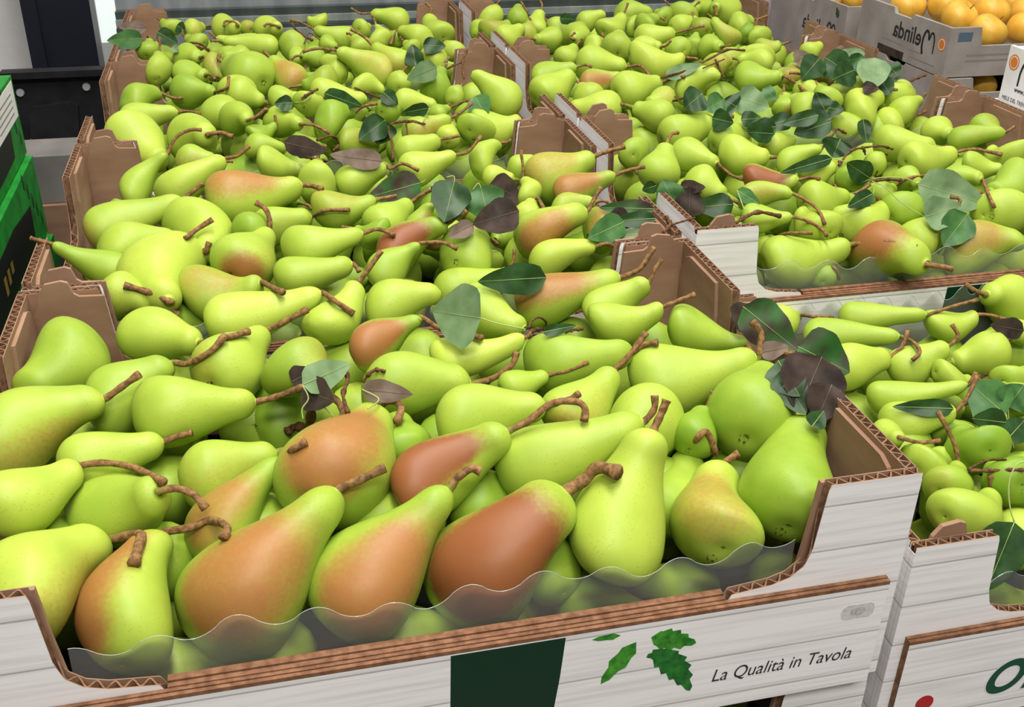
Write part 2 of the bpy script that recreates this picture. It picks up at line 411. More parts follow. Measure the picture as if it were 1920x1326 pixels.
def crate(key, x, y, z, label, design='leaf', filmf=True, filmb=False, group='white plank-print pear crates'):
    e = empty('fruit_crate', (x, y, z)); tag(e, label, 'crate', group)
    CR[key] = (x, y, z, e)
    mats = [M['print'], M['card'], M['flute'], M['card_edge']]
    th = 0.78
    wall('front_wall', e, (0, 0, 0), (1, 0, 0), (0, 1, 0), CW, [(a, b-(.42 if b == 16 and key in 'BCDFG' else 0)) for a, b in FRONT_OUT], th, mats)
    wall('back_wall', e, (0, CD, 0), (1, 0, 0), (0, -1, 0), CW, FRONT_OUT, th, mats)
    wall('side_wall', e, (0, 0.62, 0), (0, 1, 0), (1, 0, 0), CD-1.24, [(max(a-.62, 0), b) for a, b in SIDE_OUT], th, mats)
    wall('side_wall', e, (CW, 0.62, 0), (0, 1, 0), (-1, 0, 0), CD-1.24, [(max(a-.62, 0), b) for a, b in SIDE_OUT], th, mats)
    for sx in (1, -1):
        for bk in (0, 1): corner_panel(e, sx, bk, bool(bk) or key != 'A')
    for cx0, cx1 in ((-.04, -.003), (CW+.003, CW+.04)):
        for cy0, cy1 in ((0, .8), (CD-.8, CD)):
            b = MB(); b.box((cx0, cy0, CB), (cx1, cy1, 15.5)); b.build('corner_fold', M['print'], e)
    b = MB(); b.box((0.6, 0.6, CB), (CW-.6, CD-.6, CB+0.5)); b.build('base', M['card'], e)
    b = MB(); b.box((0.9, 0.9, CB+0.6), (CW-.9, CD-.9, CB+1.6))
    for i in range(7):
        for j in range(5):
            cx, cy = 5+i*8.3, 5+j*7.5
            ring = [(cx+3.2*math.cos(k*math.pi/4), cy+3.0*math.sin(k*math.pi/4)) for k in range(8)]
            b.add([(p, q, CB+2.4) for p, q in ring]+[(cx+(p-cx)*1.2, cy+(q-cy)*1.2, CB+1.6) for p, q in ring],
                  [(k, (k+1) % 8, 8+(k+1) % 8, 8+k) for k in range(8)])
    b.build('cell_tray', M['black_plastic'], e)
    # outer front panel: folded sheet with brown raw top edge
    fp = MB(); fp.box((0.9, -0.62, CB), (59.0, -0.04, 7.55), [1, 1, 0, 2, 1, 2])
    fp.box((0.9, -0.62, 7.55), (59.0, -0.36, 7.85), 3); fp.box((0.9, -0.3, 7.55), (59.0, -0.04, 7.9), 3)
    fp.box((12.6, -0.04, 7.6), (47.4, 0.3, 8.0), 3); fp.box((12.6, 0.36, 7.6), (47.4, 0.86, 8.1), 3)
    p = fp.build('front_panel', mats, e)
    yy = -0.625
    if design == 'leaf':
        flat_print('green_band', [(29.0, CB+.02), (35.6, CB+.02), (36.2, 4.2), (36.45, 7.45), (29.15, 7.45)], M['green_ink'], p, yy)
        flat_print('printed_leaf', toothed_leaf((41.2, 6.1), (39.0, 2.9), 1.5, 3), M['print_leaf'], p, yy)
        flat_print('printed_leaf', toothed_leaf((42.2, 6.3), (45.4, 5.15), 1.9, 5), M['print_leaf'], p, yy-0.002)
        flat_print('printed_leaf', toothed_leaf((42.4, 5.2), (45.4, 0.85), 2.1, 6, 0.35), M['print_leaf_dark'], p, yy-0.004)
        flat_print('printed_leaf', toothed_leaf((40.1, 6.9), (38.2, 6.9), 0.6, 2), M['print_leaf'], p, yy)
        flat_print('printed_leaf', toothed_leaf((42.0, 4.6), (42.7, 4.9), 0.5, 2), M['print_leaf_dark'], p, yy-.005)
        text_mesh('lettering', 'La Qualità in Tavola', 1.55, M['black_ink'], p, (46.8, yy-.01, 1.35), 0.25, 0.83, 0.0)
        text_mesh('lettering', '.it', 1.3, M['white'], p, (34.0, yy-.03, -0.2), 0.25, 0.9, 0.02)
        flat_print('printed_knot', [(57.0+1.25*math.cos(a), 5.6+.75*math.sin(a)+.15*math.sin(3*a)) for a in np.linspace(0, 2*math.pi, 17)[:-1]], M['knot'], p, yy)
        flat_print('printed_knot', [(57.0+.6*math.cos(a), 5.6+.35*math.sin(a)) for a in np.linspace(0, 2*math.pi, 13)[:-1]], M['knot2'], p, yy-.004)
    elif design == 'script':
        text_mesh('lettering', 'oli', 7.0, M['white'], p, (8.0, yy-.005, 1.0), 0.35, 0.9, 0.16)
        text_mesh('lettering', 'oli', 7.0, M['green_script'], p, (8.0, yy-.02, 1.0), 0.35, 0.9, 0.06)
        flat_print('printed_seal', [(3.5+.75*math.cos(a), 1.3+.75*math.sin(a)) for a in np.linspace(0, 2*math.pi, 25)[:-1]], M['red_ink'], p, yy)
    if filmf: film(e, 7.5, 52.5, 0.85, 10.6, 5.0, 0.35, ph=rng.uniform(0, 6))
    if filmb: film(e, 1.0, 50, CD-0.9, 14.0, 6.0, 0.2, amp=0.7, per=3.0, ph=1.0)
    return e
M['knot'] = noisy('printed_wood_knot', srgb(196, 192, 190), srgb(214, 211, 209), 300, 0.5, 0.3)
M['knot2'] = noisy('printed_wood_knot_core', srgb(168, 164, 162), srgb(200, 197, 195), 500, 0.5, 0.3)
crate('A', 0, 0, 0, 'white plank-print crate nearest the viewer, holding the largest pears, leaf print on front')
crate('B', 0, 41, 0, 'pear crate directly behind the nearest left crate, second of the left column')
crate('C', 0, 82, 0, 'pear crate third from the front in the left column')
crate('D', 0, 123, 0, 'farthest pear crate of the left column, before the dark rails')
crate('I', 61.6, 0.8, -7, 'lower-set pear crate at lower right with green script lettering on its front', 'script', True, True)
crate('E', 61.6, 41.6, 0, 'pear crate behind the lower right crate, white post and green band on its front')
crate('F', 61.6, 82.4, 0, 'pear crate third from the front in the right column, big leaf pile at its right')
crate('G', 61.6, 123.4, 0, 'farthest pear crate of the right column, at the top of the photo')
crate('L', 0, 0.6, -18.5, 'crate stacked beneath the nearest left crate, only its top edge showing', 'plain', False)
crate('K', 61.6, 1.4, -25.5, 'crate stacked beneath the lower right crate, holding yellow fruit', 'plain', False)
for a_, b_, lab in (((0, 42, -90), (122, 165, -1.9), 'black stand carrying the rear rows of pear crates'), ((0, 1, -90), (60, 41, -19.8), 'black stand under the nearest left crates'),
                    ((62, 2, -90), (122, 41, -26.8), 'black stand under the nearest right crates')):
    t_ = MB(); t_.box(a_, b_); tag(t_.build('display_stand', M['bracket'], None, False, (a_[0], a_[1], -90)), lab, 'stand')

# ------------------------------------------------------------------ pears, read off region by region: view origin and zoom of each region
REG = {'F': (0, 0, 1), 'R1': (0, 850, 2.786), 'R2': (600, 850, 2.786), 'R3': (1200, 850, 2.6667), 'R4': (0, 500, 3), 'R5': (600, 500, 3),
       'R6': (1200, 500, 2.6667), 'S1': (0, 220, 4), 'S2': (440, 220, 4), 'S3': (880, 220, 3.4286), 'S4': (1360, 220, 3.4286),
       'T1': (0, 0, 4), 'T2': (440, 0, 4), 'T3': (880, 0, 3.4286), 'T4': (1360, 0, 3.4286)}
def px(r, x, y): o = REG[r]; return (o[0]+x/o[2], o[1]+y/o[2])
# (crate, region, belly x, y, diameter, neck x, y, stem points, options)
# options: b blush amount, k blush hue 0 orange - 1 red, o blush offset in the picture, n neck thickness, t tone, d neck towards viewer, z lift
P = [
# --- crate A, back to front
('A','R5',370,220,270,680,150,[],{}),
('A','R5',900,240,300,1150,350,[],{'t':.6}),
('A','R5',1225,200,285,1690,60,[(1800,10),(1880,-110)],{'b':.75,'k':.35,'o':(-.5,.6),'t':.5}),
('A','R5',1590,240,240,1850,85,[(1880,20),(1925,-40)],{'n':.5}),
('A','R5',1640,320,260,1930,225,[(2020,190),(2110,155)],{'t':.6}),
('A','R6',240,315,235,535,395,[(545,415)],{}),
('A','R6',120,570,375,585,455,[(600,400),(605,330),(560,275)],{'t':.6}),
('A','R4',1300,310,310,1810,150,[(1880,190),(1990,265)],{'t':.9}),
('A','R5',60,330,270,210,90,[(240,60),(345,-90)],{'t':.8}),
('A','R4',840,385,325,1120,430,[(1250,405),(1400,365)],{'t':.7}),
('A','R4',415,530,475,110,730,None,{'t':.4,'n':.5,'d':1}),
('A','R4',1270,580,390,1480,370,[(1580,320),(1730,240)],{'b':.35,'k':.1,'o':(-1,0)}),
('A','R4',640,760,370,970,545,[(1060,545),(1180,480),(1270,385)],{'n':.45}),
('A','R4',1660,570,390,1850,720,None,{'b':.3,'k':.2,'o':(1,1)}),
('A','R4',1540,840,400,1730,720,None,{'t':.1,'z':-2.5,'kk':-120}),
('A','R5',285,455,270,570,290,[(690,355),(910,400)],{'b':.9,'k':.35,'n':.3,'o':(-.2,.2)}),
('A','R5',730,520,235,1150,400,[(1190,375)],{'t':1}),
('A','R5',1290,545,340,1760,475,[(1820,440),(1900,425)],{'t':.4}),
('A','R5',400,680,380,850,660,[(980,625),(1080,550),(1105,480)],{'t':.5}),
('A','R5',1090,680,190,1280,610,[(1400,585),(1510,535)],{}),
('A','R5',1420,830,350,1655,585,[(1740,500),(1835,370)],{'b':.55,'k':.05,'o':(-.2,-.5)}),
('A','R5',1830,880,420,1700,1020,None,{}),
('A','R6',555,755,445,640,520,[(660,470),(710,430),(770,440)],{'t':.3,'z':1.5,'q':1}),
('A','R6',270,850,240,330,720,None,{'t':.1,'z':-2}),
('A','R4',80,950,470,585,745,[(680,680),(785,605)],{'b':.45,'k':.1,'o':(0,-1)}),
('A','R4',930,815,410,1440,760,[(1560,730),(1700,680)],{'t':.6}),
('A','R5',830,862,395,1270,780,None,{'t':.6}),
('A','R5',460,1030,340,420,850,None,{'t':.2}),
('A','R4',480,1110,330,920,985,[(1000,955),(1080,935)],{'t':.7}),
('A','R4',1190,1180,400,1560,1050,None,{'b':.3,'k':.1,'o':(-.6,-.2),'t':.6}),
('A','R1',1140,430,385,1475,30,[(1530,-20),(1600,-60)],{'b':.65,'k':.1,'o':(-.4,.5),'n':.34}),
('A','R5',600,1215,420,1060,925,[(1180,865),(1300,770),(1440,760),(1490,800),(1485,870)],{'b':1,'k':.95,'o':(-.6,.2)}),
('A','R5',1170,1125,410,1820,870,[(1880,800),(1882,725)],{'t':.6}),
('A','F',1250,955,130,1290,850,[(1308,822),(1325,810),(1342,850)],{}),
('A','F',627,893,203,705,772,[(728,752),(752,762),(745,790)],{'b':.85,'k':.2,'o':(-.1,.3),'n':.42}),
('A','R1',60,270,370,410,70,[(540,50),(700,75),(855,150)],{'t':.8}),
('A','R1',590,310,400,830,200,[(920,185),(1010,215),(1075,290)],{'d':1,'n':.5,'b':.15}),
('A','F',1030,1065,110,985,1010,None,{'t':.2}),
('A','F',1340,992,172,1352,878,[(1366,862),(1385,850)],{'b':.5,'k':.1,'o':(-.2,.8),'n':.52}),
('A','F',1478,935,184,1512,795,[(1530,745),(1548,708)],{'t':.25,'n':.56}),
('A','F',1154,1003,188,1226,806,[(1240,775),(1250,750)],{'t':.8,'n':.44}),
('A','R2',800,670,575,1290,200,[(1380,140),(1450,75),(1555,100)],{'b':1.1,'k':.95,'o':(-.1,.05),'n':.56,'sr':1.5,'f':1.02}),
('A','R1',110,740,590,545,460,[(640,440),(735,425),(720,500),(700,575)],{'b':.35,'k':.2,'o':(.4,-.6),'n':.46,'t':.85,'sr':1.2}),
('A','R1',650,885,520,845,425,[(990,390),(1100,350),(1185,385),(1165,445)],{'b':.85,'k':.3,'o':(-1.1,.1),'t':.6,'n':.45,'f':1.1}),
('A','R1',1225,790,650,1770,195,[(1900,130),(2010,75)],{'b':.8,'k':.2,'o':(-.1,.2),'n':.36,'z':1}),
('A','R2',215,700,590,675,185,[(720,125),(790,80),(840,95)],{'b':.85,'k':.25,'o':(.2,.1),'n':.32}),
# --- crate B
('B','S1',1010,560,230,1255,270,[(1320,150),(1430,95),(1510,95)],{'t':.5,'n':.32}),
('B','S1',1430,330,220,1620,330,None,{'b':.3,'o':(-1,0)}),
('B','S1',1300,560,280,1690,310,[(1780,290),(1870,215)],{'t':.8}),
('B','S1',800,840,320,1365,615,[(1440,560),(1525,495)],{'b':.5,'k':0,'o':(-1,-.4)}),
('B','S1',890,985,330,1330,905,[(1390,905),(1470,845),(1595,765)],{'t':.6}),
('B','S1',1490,850,420,1540,1000,[(1570,935)],{'d':1,'t':.7}),
('B','S1',1750,615,400,2270,510,[(2340,515),(2410,535)],{'b':.75,'k':.15,'o':(0,1)}),
('B','S1',820,1140,250,390,950,[(310,930),(230,905)],{'n':.35}),
('B','R4',640,170,260,860,220,None,{'t':.7}),
('B','S2',60,1090,420,255,860,[(260,760),(230,690),(160,640)],{'b':.9,'k':.6,'o':(0,-.4),'n':.38}),
('B','S1',1220,1140,530,1270,1380,[(1170,1330),(1040,1290),(930,1260)],{'d':1,'t':.9}),
('B','S2',270,350,220,560,390,None,{'t':.7}),
('B','S2',620,490,260,625,330,None,{'t':.7,'n':.3}),
('B','S2',870,490,240,1135,370,[(1170,385),(1260,345),(1380,400)],{'t':.6}),
('B','S2',1300,260,210,1540,165,[(1610,155),(1690,135)],{'t':.7}),
('B','S2',1350,390,240,1660,280,[(1750,260),(1850,140)],{'t':.8}),
('B','S2',720,700,280,1060,620,None,{'b':.3,'k':0,'o':(-.4,.6)}),
('B','S2',250,830,270,580,745,[(680,700),(865,695)],{'b':.15}),
('B','S2',1110,800,280,1315,645,[(1400,580),(1500,545),(1590,590)],{'t':.6}),
('B','S2',1420,860,250,1480,640,None,{'b':.7,'k':.5,'o':(0,-.5),'n':.34}),
('B','S2',1200,1030,330,1590,800,[(1660,750),(1740,700)],{'b':1,'k':.95,'o':(0,.4)}),
('B','S2',500,990,310,965,870,[(1080,840),(1200,885)],{'t':.6}),
('B','S2',440,1200,290,885,1100,[(935,1160)],{'t':.5}),
('B','S2',1060,880,200,900,840,None,{'t':.2}),
('B','S2',1130,1160,280,1390,950,[(1560,940),(1670,990)],{'t':.4,'n':.3}),
('B','S2',1730,1030,370,1850,930,None,{'t':.4}),
('B','F',395,555,100,490,530,[(508,538),(530,548)],{'b':.5,'k':0,'o':(0,.6)}),
('B','F',850,545,75,945,520,None,{'t':.6}),
('B','S3',70,290,170,195,165,[(240,160),(270,145)],{'t':.6}),
('B','S3',510,385,290,805,250,[(900,215),(1000,188)],{'b':.5,'k':.05,'o':(-.7,.3)}),
('B','S3',650,480,220,940,370,[(1040,335),(1130,318)],{'b':.75,'k':.25,'o':(-.3,.4)}),
('B','S3',300,340,150,440,275,None,{'t':.6}),
('B','S3',150,385,140,290,400,None,{'t':.9}),
('B','S3',600,590,170,810,545,None,{'b':.25,'o':(0,1)}),
('B','S3',410,760,270,760,600,[(800,530),(850,450)],{'b':.75,'k':.25,'o':(.1,-.1)}),
('B','S3',370,640,170,400,545,[(440,520),(475,580)],{'t':.8}),
('B','S3',390,490,140,345,405,[(345,320),(330,210)],{'t':.8}),
('B','S3',480,925,215,810,830,None,{'t':.8}),
('B','S3',180,1050,140,240,985,[(280,930),(290,850)],{}),
('B','S3',830,720,230,950,640,None,{'b':.6,'k':.3}),
('B','S1',1880,850,260,1990,760,None,{'t':.2}),
('B','S2',300,600,220,480,640,None,{'t':.2}),
# --- crate C
('C','T1',1000,775,225,1205,700,[(1300,735),(1370,735)],{'t':.3}),
('C','T1',1010,905,240,1335,840,[(1400,835),(1495,850)],{'b':.3,'k':0,'o':(-1,0)}),
('C','T1',1400,690,240,1610,690,[(1700,660),(1715,580)],{'t':.2}),
('C','T1',1650,855,265,1855,900,[(1930,880),(2000,820)],{'t':.6}),
('C','T1',1790,690,230,1900,770,None,{'t':.7}),
('C','T1',1400,445,200,1500,430,None,{'t':.5}),
('C','T1',1420,570,200,1540,560,None,{'t':.4}),
('C','T1',1600,500,160,1710,590,[(1605,570)],{'b':.4,'k':0}),
('C','T1',1190,530,170,1180,405,[(1200,380),(1195,280)],{'t':.6}),
('C','S1',1440,165,330,1560,130,[(1650,115),(1745,145)],{'d':1,'b':.2}),
('C','S1',1030,195,375,1200,330,None,{'t':.8}),
('C','T2',120,570,335,-60,480,None,{'t':.5}),
('C','T2',40,700,210,225,765,None,{'t':.7}),
('C','T2',430,600,215,265,430,[(215,380)],{'b':.6,'k':.05,'n':.4}),
('C','T2',680,610,200,500,640,None,{'b':.25,'o':(0,1)}),
('C','T2',770,530,180,650,440,None,{'t':.8}),
('C','T2',1070,530,225,765,380,[(620,365),(510,390)],{'b':.35,'k':.1,'o':(.3,.3),'t':.8}),
('C','T2',1225,480,200,1035,340,[(960,270),(870,220)],{'b':.4,'k':.05,'o':(-.3,-.3)}),
('C','T2',960,635,160,1125,690,None,{'t':.8}),
('C','T2',1230,625,165,1250,560,None,{'t':.6}),
('C','T2',1490,455,200,1560,420,None,{'b':.3,'o':(-1,0),'t':.8}),
('C','T2',1510,670,235,1560,520,None,{'t':.15}),
('C','T3',235,650,225,15,465,None,{'t':.7,'n':.36,'z':1}),
('C','T2',660,700,200,990,745,None,{'t':.8}),
('C','T2',700,905,230,895,850,[(960,800),(1070,775)],{'t':.2}),
('C','T2',340,915,225,495,930,[(600,940),(710,1000)],{'t':.5}),
('C','T2',350,745,180,480,720,None,{'t':.6}),
('C','T2',170,1010,150,310,930,[(300,860)],{'t':.3}),
('C','T2',10,890,225,100,900,[(170,870),(235,815)],{'t':.5}),
('C','T2',1280,765,180,1515,790,None,{'t':.8}),
('C','T2',1360,1000,220,1620,885,[(1700,840),(1785,770)],{'b':.4,'k':.2,'o':(.3,0)}),
('C','T2',1520,860,140,1610,810,[(1680,780),(1760,750)],{'t':.4}),
('C','T2',1650,730,140,1690,660,None,{'t':.5}),
('C','T2',1600,1030,170,1620,930,None,{'t':.9}),
('C','T2',1830,990,250,1900,900,None,{'t':.5}),
('C','T2',880,1070,200,1090,1090,None,{'b':.3,'o':(0,.7)}),
('C','T2',150,1090,160,390,1120,None,{'t':.5}),
('C','T3',130,835,235,335,770,None,{'t':.7}),
('C','T2',620,620,150,500,560,None,{}),
('C','T2',1150,830,180,1240,800,None,{'t':.3}),
('C','T2',560,780,170,640,740,None,{}),
('C','T2',1780,860,180,1850,800,None,{'t':.3}),
('C','T2',600,430,150,500,420,None,{}),
# --- crate D
('D','T1',1290,205,120,1215,160,None,{'t':.6}),
('D','T1',1440,225,140,1530,200,None,{'b':.3,'o':(1,0),'t':.9}),
('D','T1',1690,215,185,1780,190,[(1760,165),(1690,160),(1680,200)],{'t':.8}),
('D','T1',1890,335,150,1620,285,[(1570,240)],{'t':.8}),
('D','T1',1730,435,160,1590,400,[(1500,350),(1340,355)],{'t':.6}),
('D','T1',1110,385,150,1120,300,None,{'t':.3}),
('D','T2',250,225,190,330,200,[(250,180),(220,200)],{'t':.9}),
('D','T2',250,345,160,-90,310,None,{'t':.8}),
('D','T2',440,345,185,430,255,None,{'t':.5}),
('D','T2',640,165,110,540,140,None,{'t':.8}),
('D','T2',830,290,160,595,220,[(500,170),(420,150)],{'t':.7}),
('D','T2',950,355,155,890,280,None,{'t':.6}),
('D','T2',950,220,140,1010,190,None,{'t':.7}),
('D','T2',1090,300,160,1060,190,None,{'t':.8,'n':.3}),
('D','T2',1230,155,170,1020,100,[(940,100),(870,60)],{'t':.8}),
('D','T2',1530,265,220,1450,125,[(1475,70),(1430,20)],{'t':.6}),
('D','T2',1400,290,170,1230,225,[(1200,250),(1170,330)],{'t':.8}),
('D','T2',1640,385,140,1590,330,None,{'t':.7}),
('D','T2',470,430,140,560,430,None,{'t':.6}),
('D','T2',690,330,130,760,350,None,{'b':.4,'o':(1,-1)}),
('D','T2',100,210,110,60,180,None,{'b':.4}),
('D','T1',1480,320,130,1400,280,None,{'t':.5}),
('D','T2',60,440,180,-100,430,None,{'t':.6}),
('D','T2',1210,300,140,1170,250,None,{'t':.4}),
('D','T2',1330,370,140,1280,320,None,{'t':.5}),
# --- crate E
('E','S4',1050,165,210,1350,190,None,{'t':.7}),
('E','S4',1360,90,180,1450,110,None,{'t':.7}),
('E','S4',1660,70,180,1760,120,None,{'b':.3,'o':(.5,.5)}),
('E','S4',1500,145,150,1800,95,[(1860,60)],{'b':.15}),
('E','S4',1830,265,210,1700,200,None,{'t':.7}),
('E','S4',1230,295,250,1480,225,[(1600,205),(1780,240)],{'t':.8}),
('E','S4',1600,315,160,1780,325,None,{'t':.6}),
('E','S4',1480,395,160,1650,400,[(1690,490),(1730,580)],{'t':.5}),
('E','S4',1850,430,250,1700,480,None,{'t':.4}),
('E','S4',1780,610,270,1900,560,None,{'t':.7}),
('E','S4',1150,400,160,1240,430,None,{'t':.5}),
('E','S4',1000,500,150,1085,450,[(1180,390),(1290,375)],{'t':.5}),
('E','S4',1130,590,210,1230,520,None,{'t':.3}),
('E','S4',400,290,160,620,200,[(680,110)],{'t':.6}),
('E','S4',300,185,160,440,150,[(290,130),(290,85)],{'b':.2}),
('E','S4',960,300,140,1000,250,None,{'t':.6}),
('E','S4',800,400,160,760,340,None,{'t':.2}),
('E','S3',1330,115,230,1575,25,[(1620,0),(1700,-5)],{'t':.6,'q':1}),
('E','S3',1640,150,200,1815,60,[(1860,40),(1905,10)],{'t':.5}),
('E','S4',60,245,225,285,255,None,{'t':.8}),
('E','S3',1400,240,200,1595,300,[(1680,370),(1760,400)],{'t':.6}),
('E','S3',1060,230,185,1010,190,[(1040,280),(1080,360)],{'t':.4}),
('E','S3',1220,355,240,1270,175,None,{'t':.5,'z':1}),
('E','S3',1480,425,220,1650,510,None,{'t':.7}),
('E','S4',560,365,180,710,310,None,{'t':.8}),
('E','S4',200,405,180,470,400,[(540,388),(600,395)],{'b':1,'k':1,'o':(-.2,.2)}),
('E','S4',580,540,240,785,500,[(860,480),(930,430)],{'t':.6}),
('E','S4',160,510,165,430,490,[(530,540),(600,600),(640,690)],{'b':.4,'k':0,'o':(-.8,.2)}),
('E','S4',600,715,250,480,600,None,{'t':.7}),
('E','S4',190,650,175,430,640,[(540,670),(620,720),(650,760)],{'t':.5}),
('E','S4',830,700,280,1020,565,[(980,520)],{'t':.7}),
('E','S4',1220,800,250,1440,650,[(1480,590),(1510,530),(1450,510)],{'t':.7}),
('E','S4',1560,860,310,1930,800,None,{'b':.6,'k':.1,'o':(.2,.5)}),
('E','S4',250,850,150,310,780,[(400,745),(560,745)],{'t':.5}),
('E','S4',620,1030,160,640,970,[(700,965),(730,1040)],{'t':.2}),
('E','S4',970,860,360,1295,945,[(1390,960),(1460,975)],{'b':.95,'k':.6,'o':(0,.3),'q':1}),
('E','S4',400,935,335,800,820,[(900,810),(1050,800),(1235,835)],{'t':.6,'n':.42}),
('E','S4',760,560,170,720,470,None,{'t':.2}),
('E','S4',80,130,180,160,60,None,{'t':.5}),
# --- crate F
('F','T3',480,495,170,690,430,None,{'t':.4}),
('F','T3',510,595,240,665,470,None,{'t':.7}),
('F','T3',790,545,170,990,490,None,{'b':.8,'k':.4,'o':(-.6,.1)}),
('F','T3',1020,580,220,1230,530,[(1310,505),(1385,490)],{'t':.7}),
('F','T3',770,635,190,720,560,None,{'b':.15}),
('F','T3',880,700,210,640,700,None,{'t':.8}),
('F','T3',780,405,200,1010,430,[(1100,425),(1180,510)],{'t':.7}),
('F','T3',950,315,190,960,220,[(880,250),(850,215)],{'b':.2}),
('F','T3',1140,400,220,1385,370,[(1470,380)],{'b':.15,'t':.9}),
('F','T3',1130,245,150,1325,210,[(1420,185),(1510,165)],{'t':.8}),
('F','T3',1400,545,180,1615,480,None,{'t':.7}),
('F','T3',1240,645,160,1150,665,None,{'b':.4,'k':0}),
('F','T3',1220,745,200,1050,690,None,{'t':.6}),
('F','T4',150,505,195,370,490,[(450,530),(515,590)],{'t':.4}),
('F','T4',230,400,160,80,380,None,{'t':.8}),
('F','T4',420,505,150,440,425,None,{'b':.5,'k':.2}),
('F','T4',540,615,200,640,560,None,{'t':.8}),
('F','T4',600,505,170,500,480,None,{'b':.4,'o':(1,0)}),
('F','T4',760,615,180,870,510,None,{'b':.15,'t':.7}),
('F','T4',860,710,230,1000,610,None,{'t':.9}),
('F','T4',1090,640,200,1135,540,[(1060,560)],{'t':.8}),
('F','T4',1130,720,160,1260,640,[(1290,600)],{'t':.7}),
('F','T4',1040,815,220,1170,770,None,{'t':.9}),
('F','T4',390,700,160,380,610,None,{'b':.6,'k':.4,'o':(.5,-.5)}),
('F','T4',780,820,170,600,700,None,{'b':.3,'o':(-.6,.6)}),
('F','T4',540,330,110,620,285,None,{'t':.8}),
('F','T4',250,315,120,360,285,None,{'b':.3}),
('F','T3',1540,305,150,1620,300,None,{'t':.5}),
('F','T3',1440,310,130,1460,210,None,{'t':.4,'n':.3}),
('F','T3',620,370,140,680,300,None,{'t':.6}),
('F','T3',790,300,120,860,270,None,{'t':.8}),
('F','T3',1130,310,140,1230,300,None,{'t':.8}),
('F','T3',1340,315,140,1290,290,None,{'t':.5}),
('F','T3',1830,385,190,1760,330,None,{'b':.2,'t':.8}),
('F','T4',520,700,180,430,640,None,{'t':.6}),
('F','T4',660,640,150,600,560,None,{'t':.5}),
('F','T4',30,400,150,0,330,None,{'b':.3}),
('F','T3',1580,420,140,1680,390,None,{'b':.4}),
('F','T4',960,560,140,1040,520,None,{'t':.3}),
# --- crate G
('G','T3',140,120,130,170,50,[(180,20),(200,0)],{'t':.8}),
('G','T3',310,120,120,315,45,[(380,90),(330,10)],{'t':.3}),
('G','T3',430,180,140,460,70,None,{'t':.8}),
('G','T3',240,245,160,345,170,None,{'t':.8}),
('G','T3',150,205,150,260,150,None,{'b':.4,'k':.1,'o':(0,1)}),
('G','T3',520,255,150,420,250,None,{'b':.5,'k':0,'o':(-1,0)}),
('G','T3',680,235,160,670,250,[(650,240),(680,210)],{'t':.6}),
('G','T3',580,190,130,520,150,None,{'t':.7}),
('G','T3',740,150,130,875,85,None,{'t':.8}),
('G','T3',900,195,160,990,100,[(1020,20)],{'t':.8}),
('G','T3',1000,85,150,1180,90,None,{'t':.5}),
('G','T3',1130,165,140,1210,110,[(1260,130)],{'t':.4}),
('G','T3',1380,85,130,1310,50,[(1250,0)],{'t':.5}),
('G','T3',1500,65,140,1440,50,[(1480,10)],{'t':.6}),
('G','T3',1640,65,160,1580,40,[(1590,100)],{'t':.7}),
('G','T3',1350,165,120,1470,130,[(1500,170)],{'t':.8}),
('G','T3',1680,250,120,1560,115,[(1530,90)],{'b':.35,'k':0,'n':.5}),
('G','T3',1730,165,150,1820,130,None,{'t':.7}),
('G','T3',1790,215,110,1790,160,[(1800,145)],{'t':0}),
('G','T3',1250,110,120,1200,80,None,{'t':.4}),
('G','T3',1870,240,130,1840,190,[(1850,130),(1920,100)],{'t':.6}),
('G','T3',700,200,120,640,170,None,{'t':.4}),
('G','T3',60,200,120,110,150,None,{'t':.6}),
('G','T3',1060,170,120,1010,140,None,{'t':.6}),
('G','T3',1500,180,130,1450,130,None,{'b':.3}),
('G','T3',370,220,120,390,150,None,{'b':.3}),
# --- crate I
('I','R6',710,275,150,790,240,[(870,250),(960,255)],{'t':.8}),
('I','R6',1060,255,135,1435,240,[(1560,200),(1690,165)],{'b':.1}),
('I','R6',1850,175,225,1730,140,None,{'t':.8}),
('I','R6',1510,300,160,1690,240,[(1760,245),(1830,265)],{'t':.7}),
('I','R6',900,345,165,1300,350,[(1370,380),(1400,430),(1360,470)],{'t':.4}),
('I','R6',1900,330,120,1850,360,None,{'t':.7}),
('I','R6',1030,505,210,1245,455,[(1310,400),(1340,320)],{'t':.8}),
('I','R6',1330,505,185,1545,395,[(1590,345),(1560,290)],{'t':.7}),
('I','R6',1740,435,205,1560,480,None,{'t':.8}),
('I','R6',1540,560,140,1650,560,None,{'t':.6}),
('I','R6',1870,575,160,1920,520,None,{'t':.5}),
('I','R6',1210,655,150,1640,590,[(1680,530)],{'t':.5}),
('I','R6',1290,785,190,1580,720,[(1640,650),(1690,540)],{'t':.7}),
('I','R6',1880,660,150,1800,600,None,{'t':.4}),
('I','R6',1230,850,150,1300,855,[(1400,880),(1500,870)],{'t':.7}),
('I','R6',1680,920,250,1600,820,None,{'t':.1}),
('I','R6',1420,1010,240,1535,930,None,{'t':.6}),
('I','R6',1540,1100,210,1590,990,[(1570,880),(1490,725)],{'b':.3,'o':(-.5,.2),'n':.4}),
('I','R6',1860,1080,260,1750,1000,None,{'t':.05}),
('I','R3',1620,315,270,1755,200,[(1755,110)],{'t':.6}),
('I','R3',1900,430,270,1860,290,None,{'t':.8}),
('I','R3',1720,520,220,1850,470,None,{'t':.2}),
('I','R6',1560,840,160,1480,760,None,{'t':.4}),
# --- crate below A
('L','F',1345,1325,70,1400,1300,None,{'t':.3}),
('L','F',1290,1345,70,1240,1330,None,{'t':.3}),
]
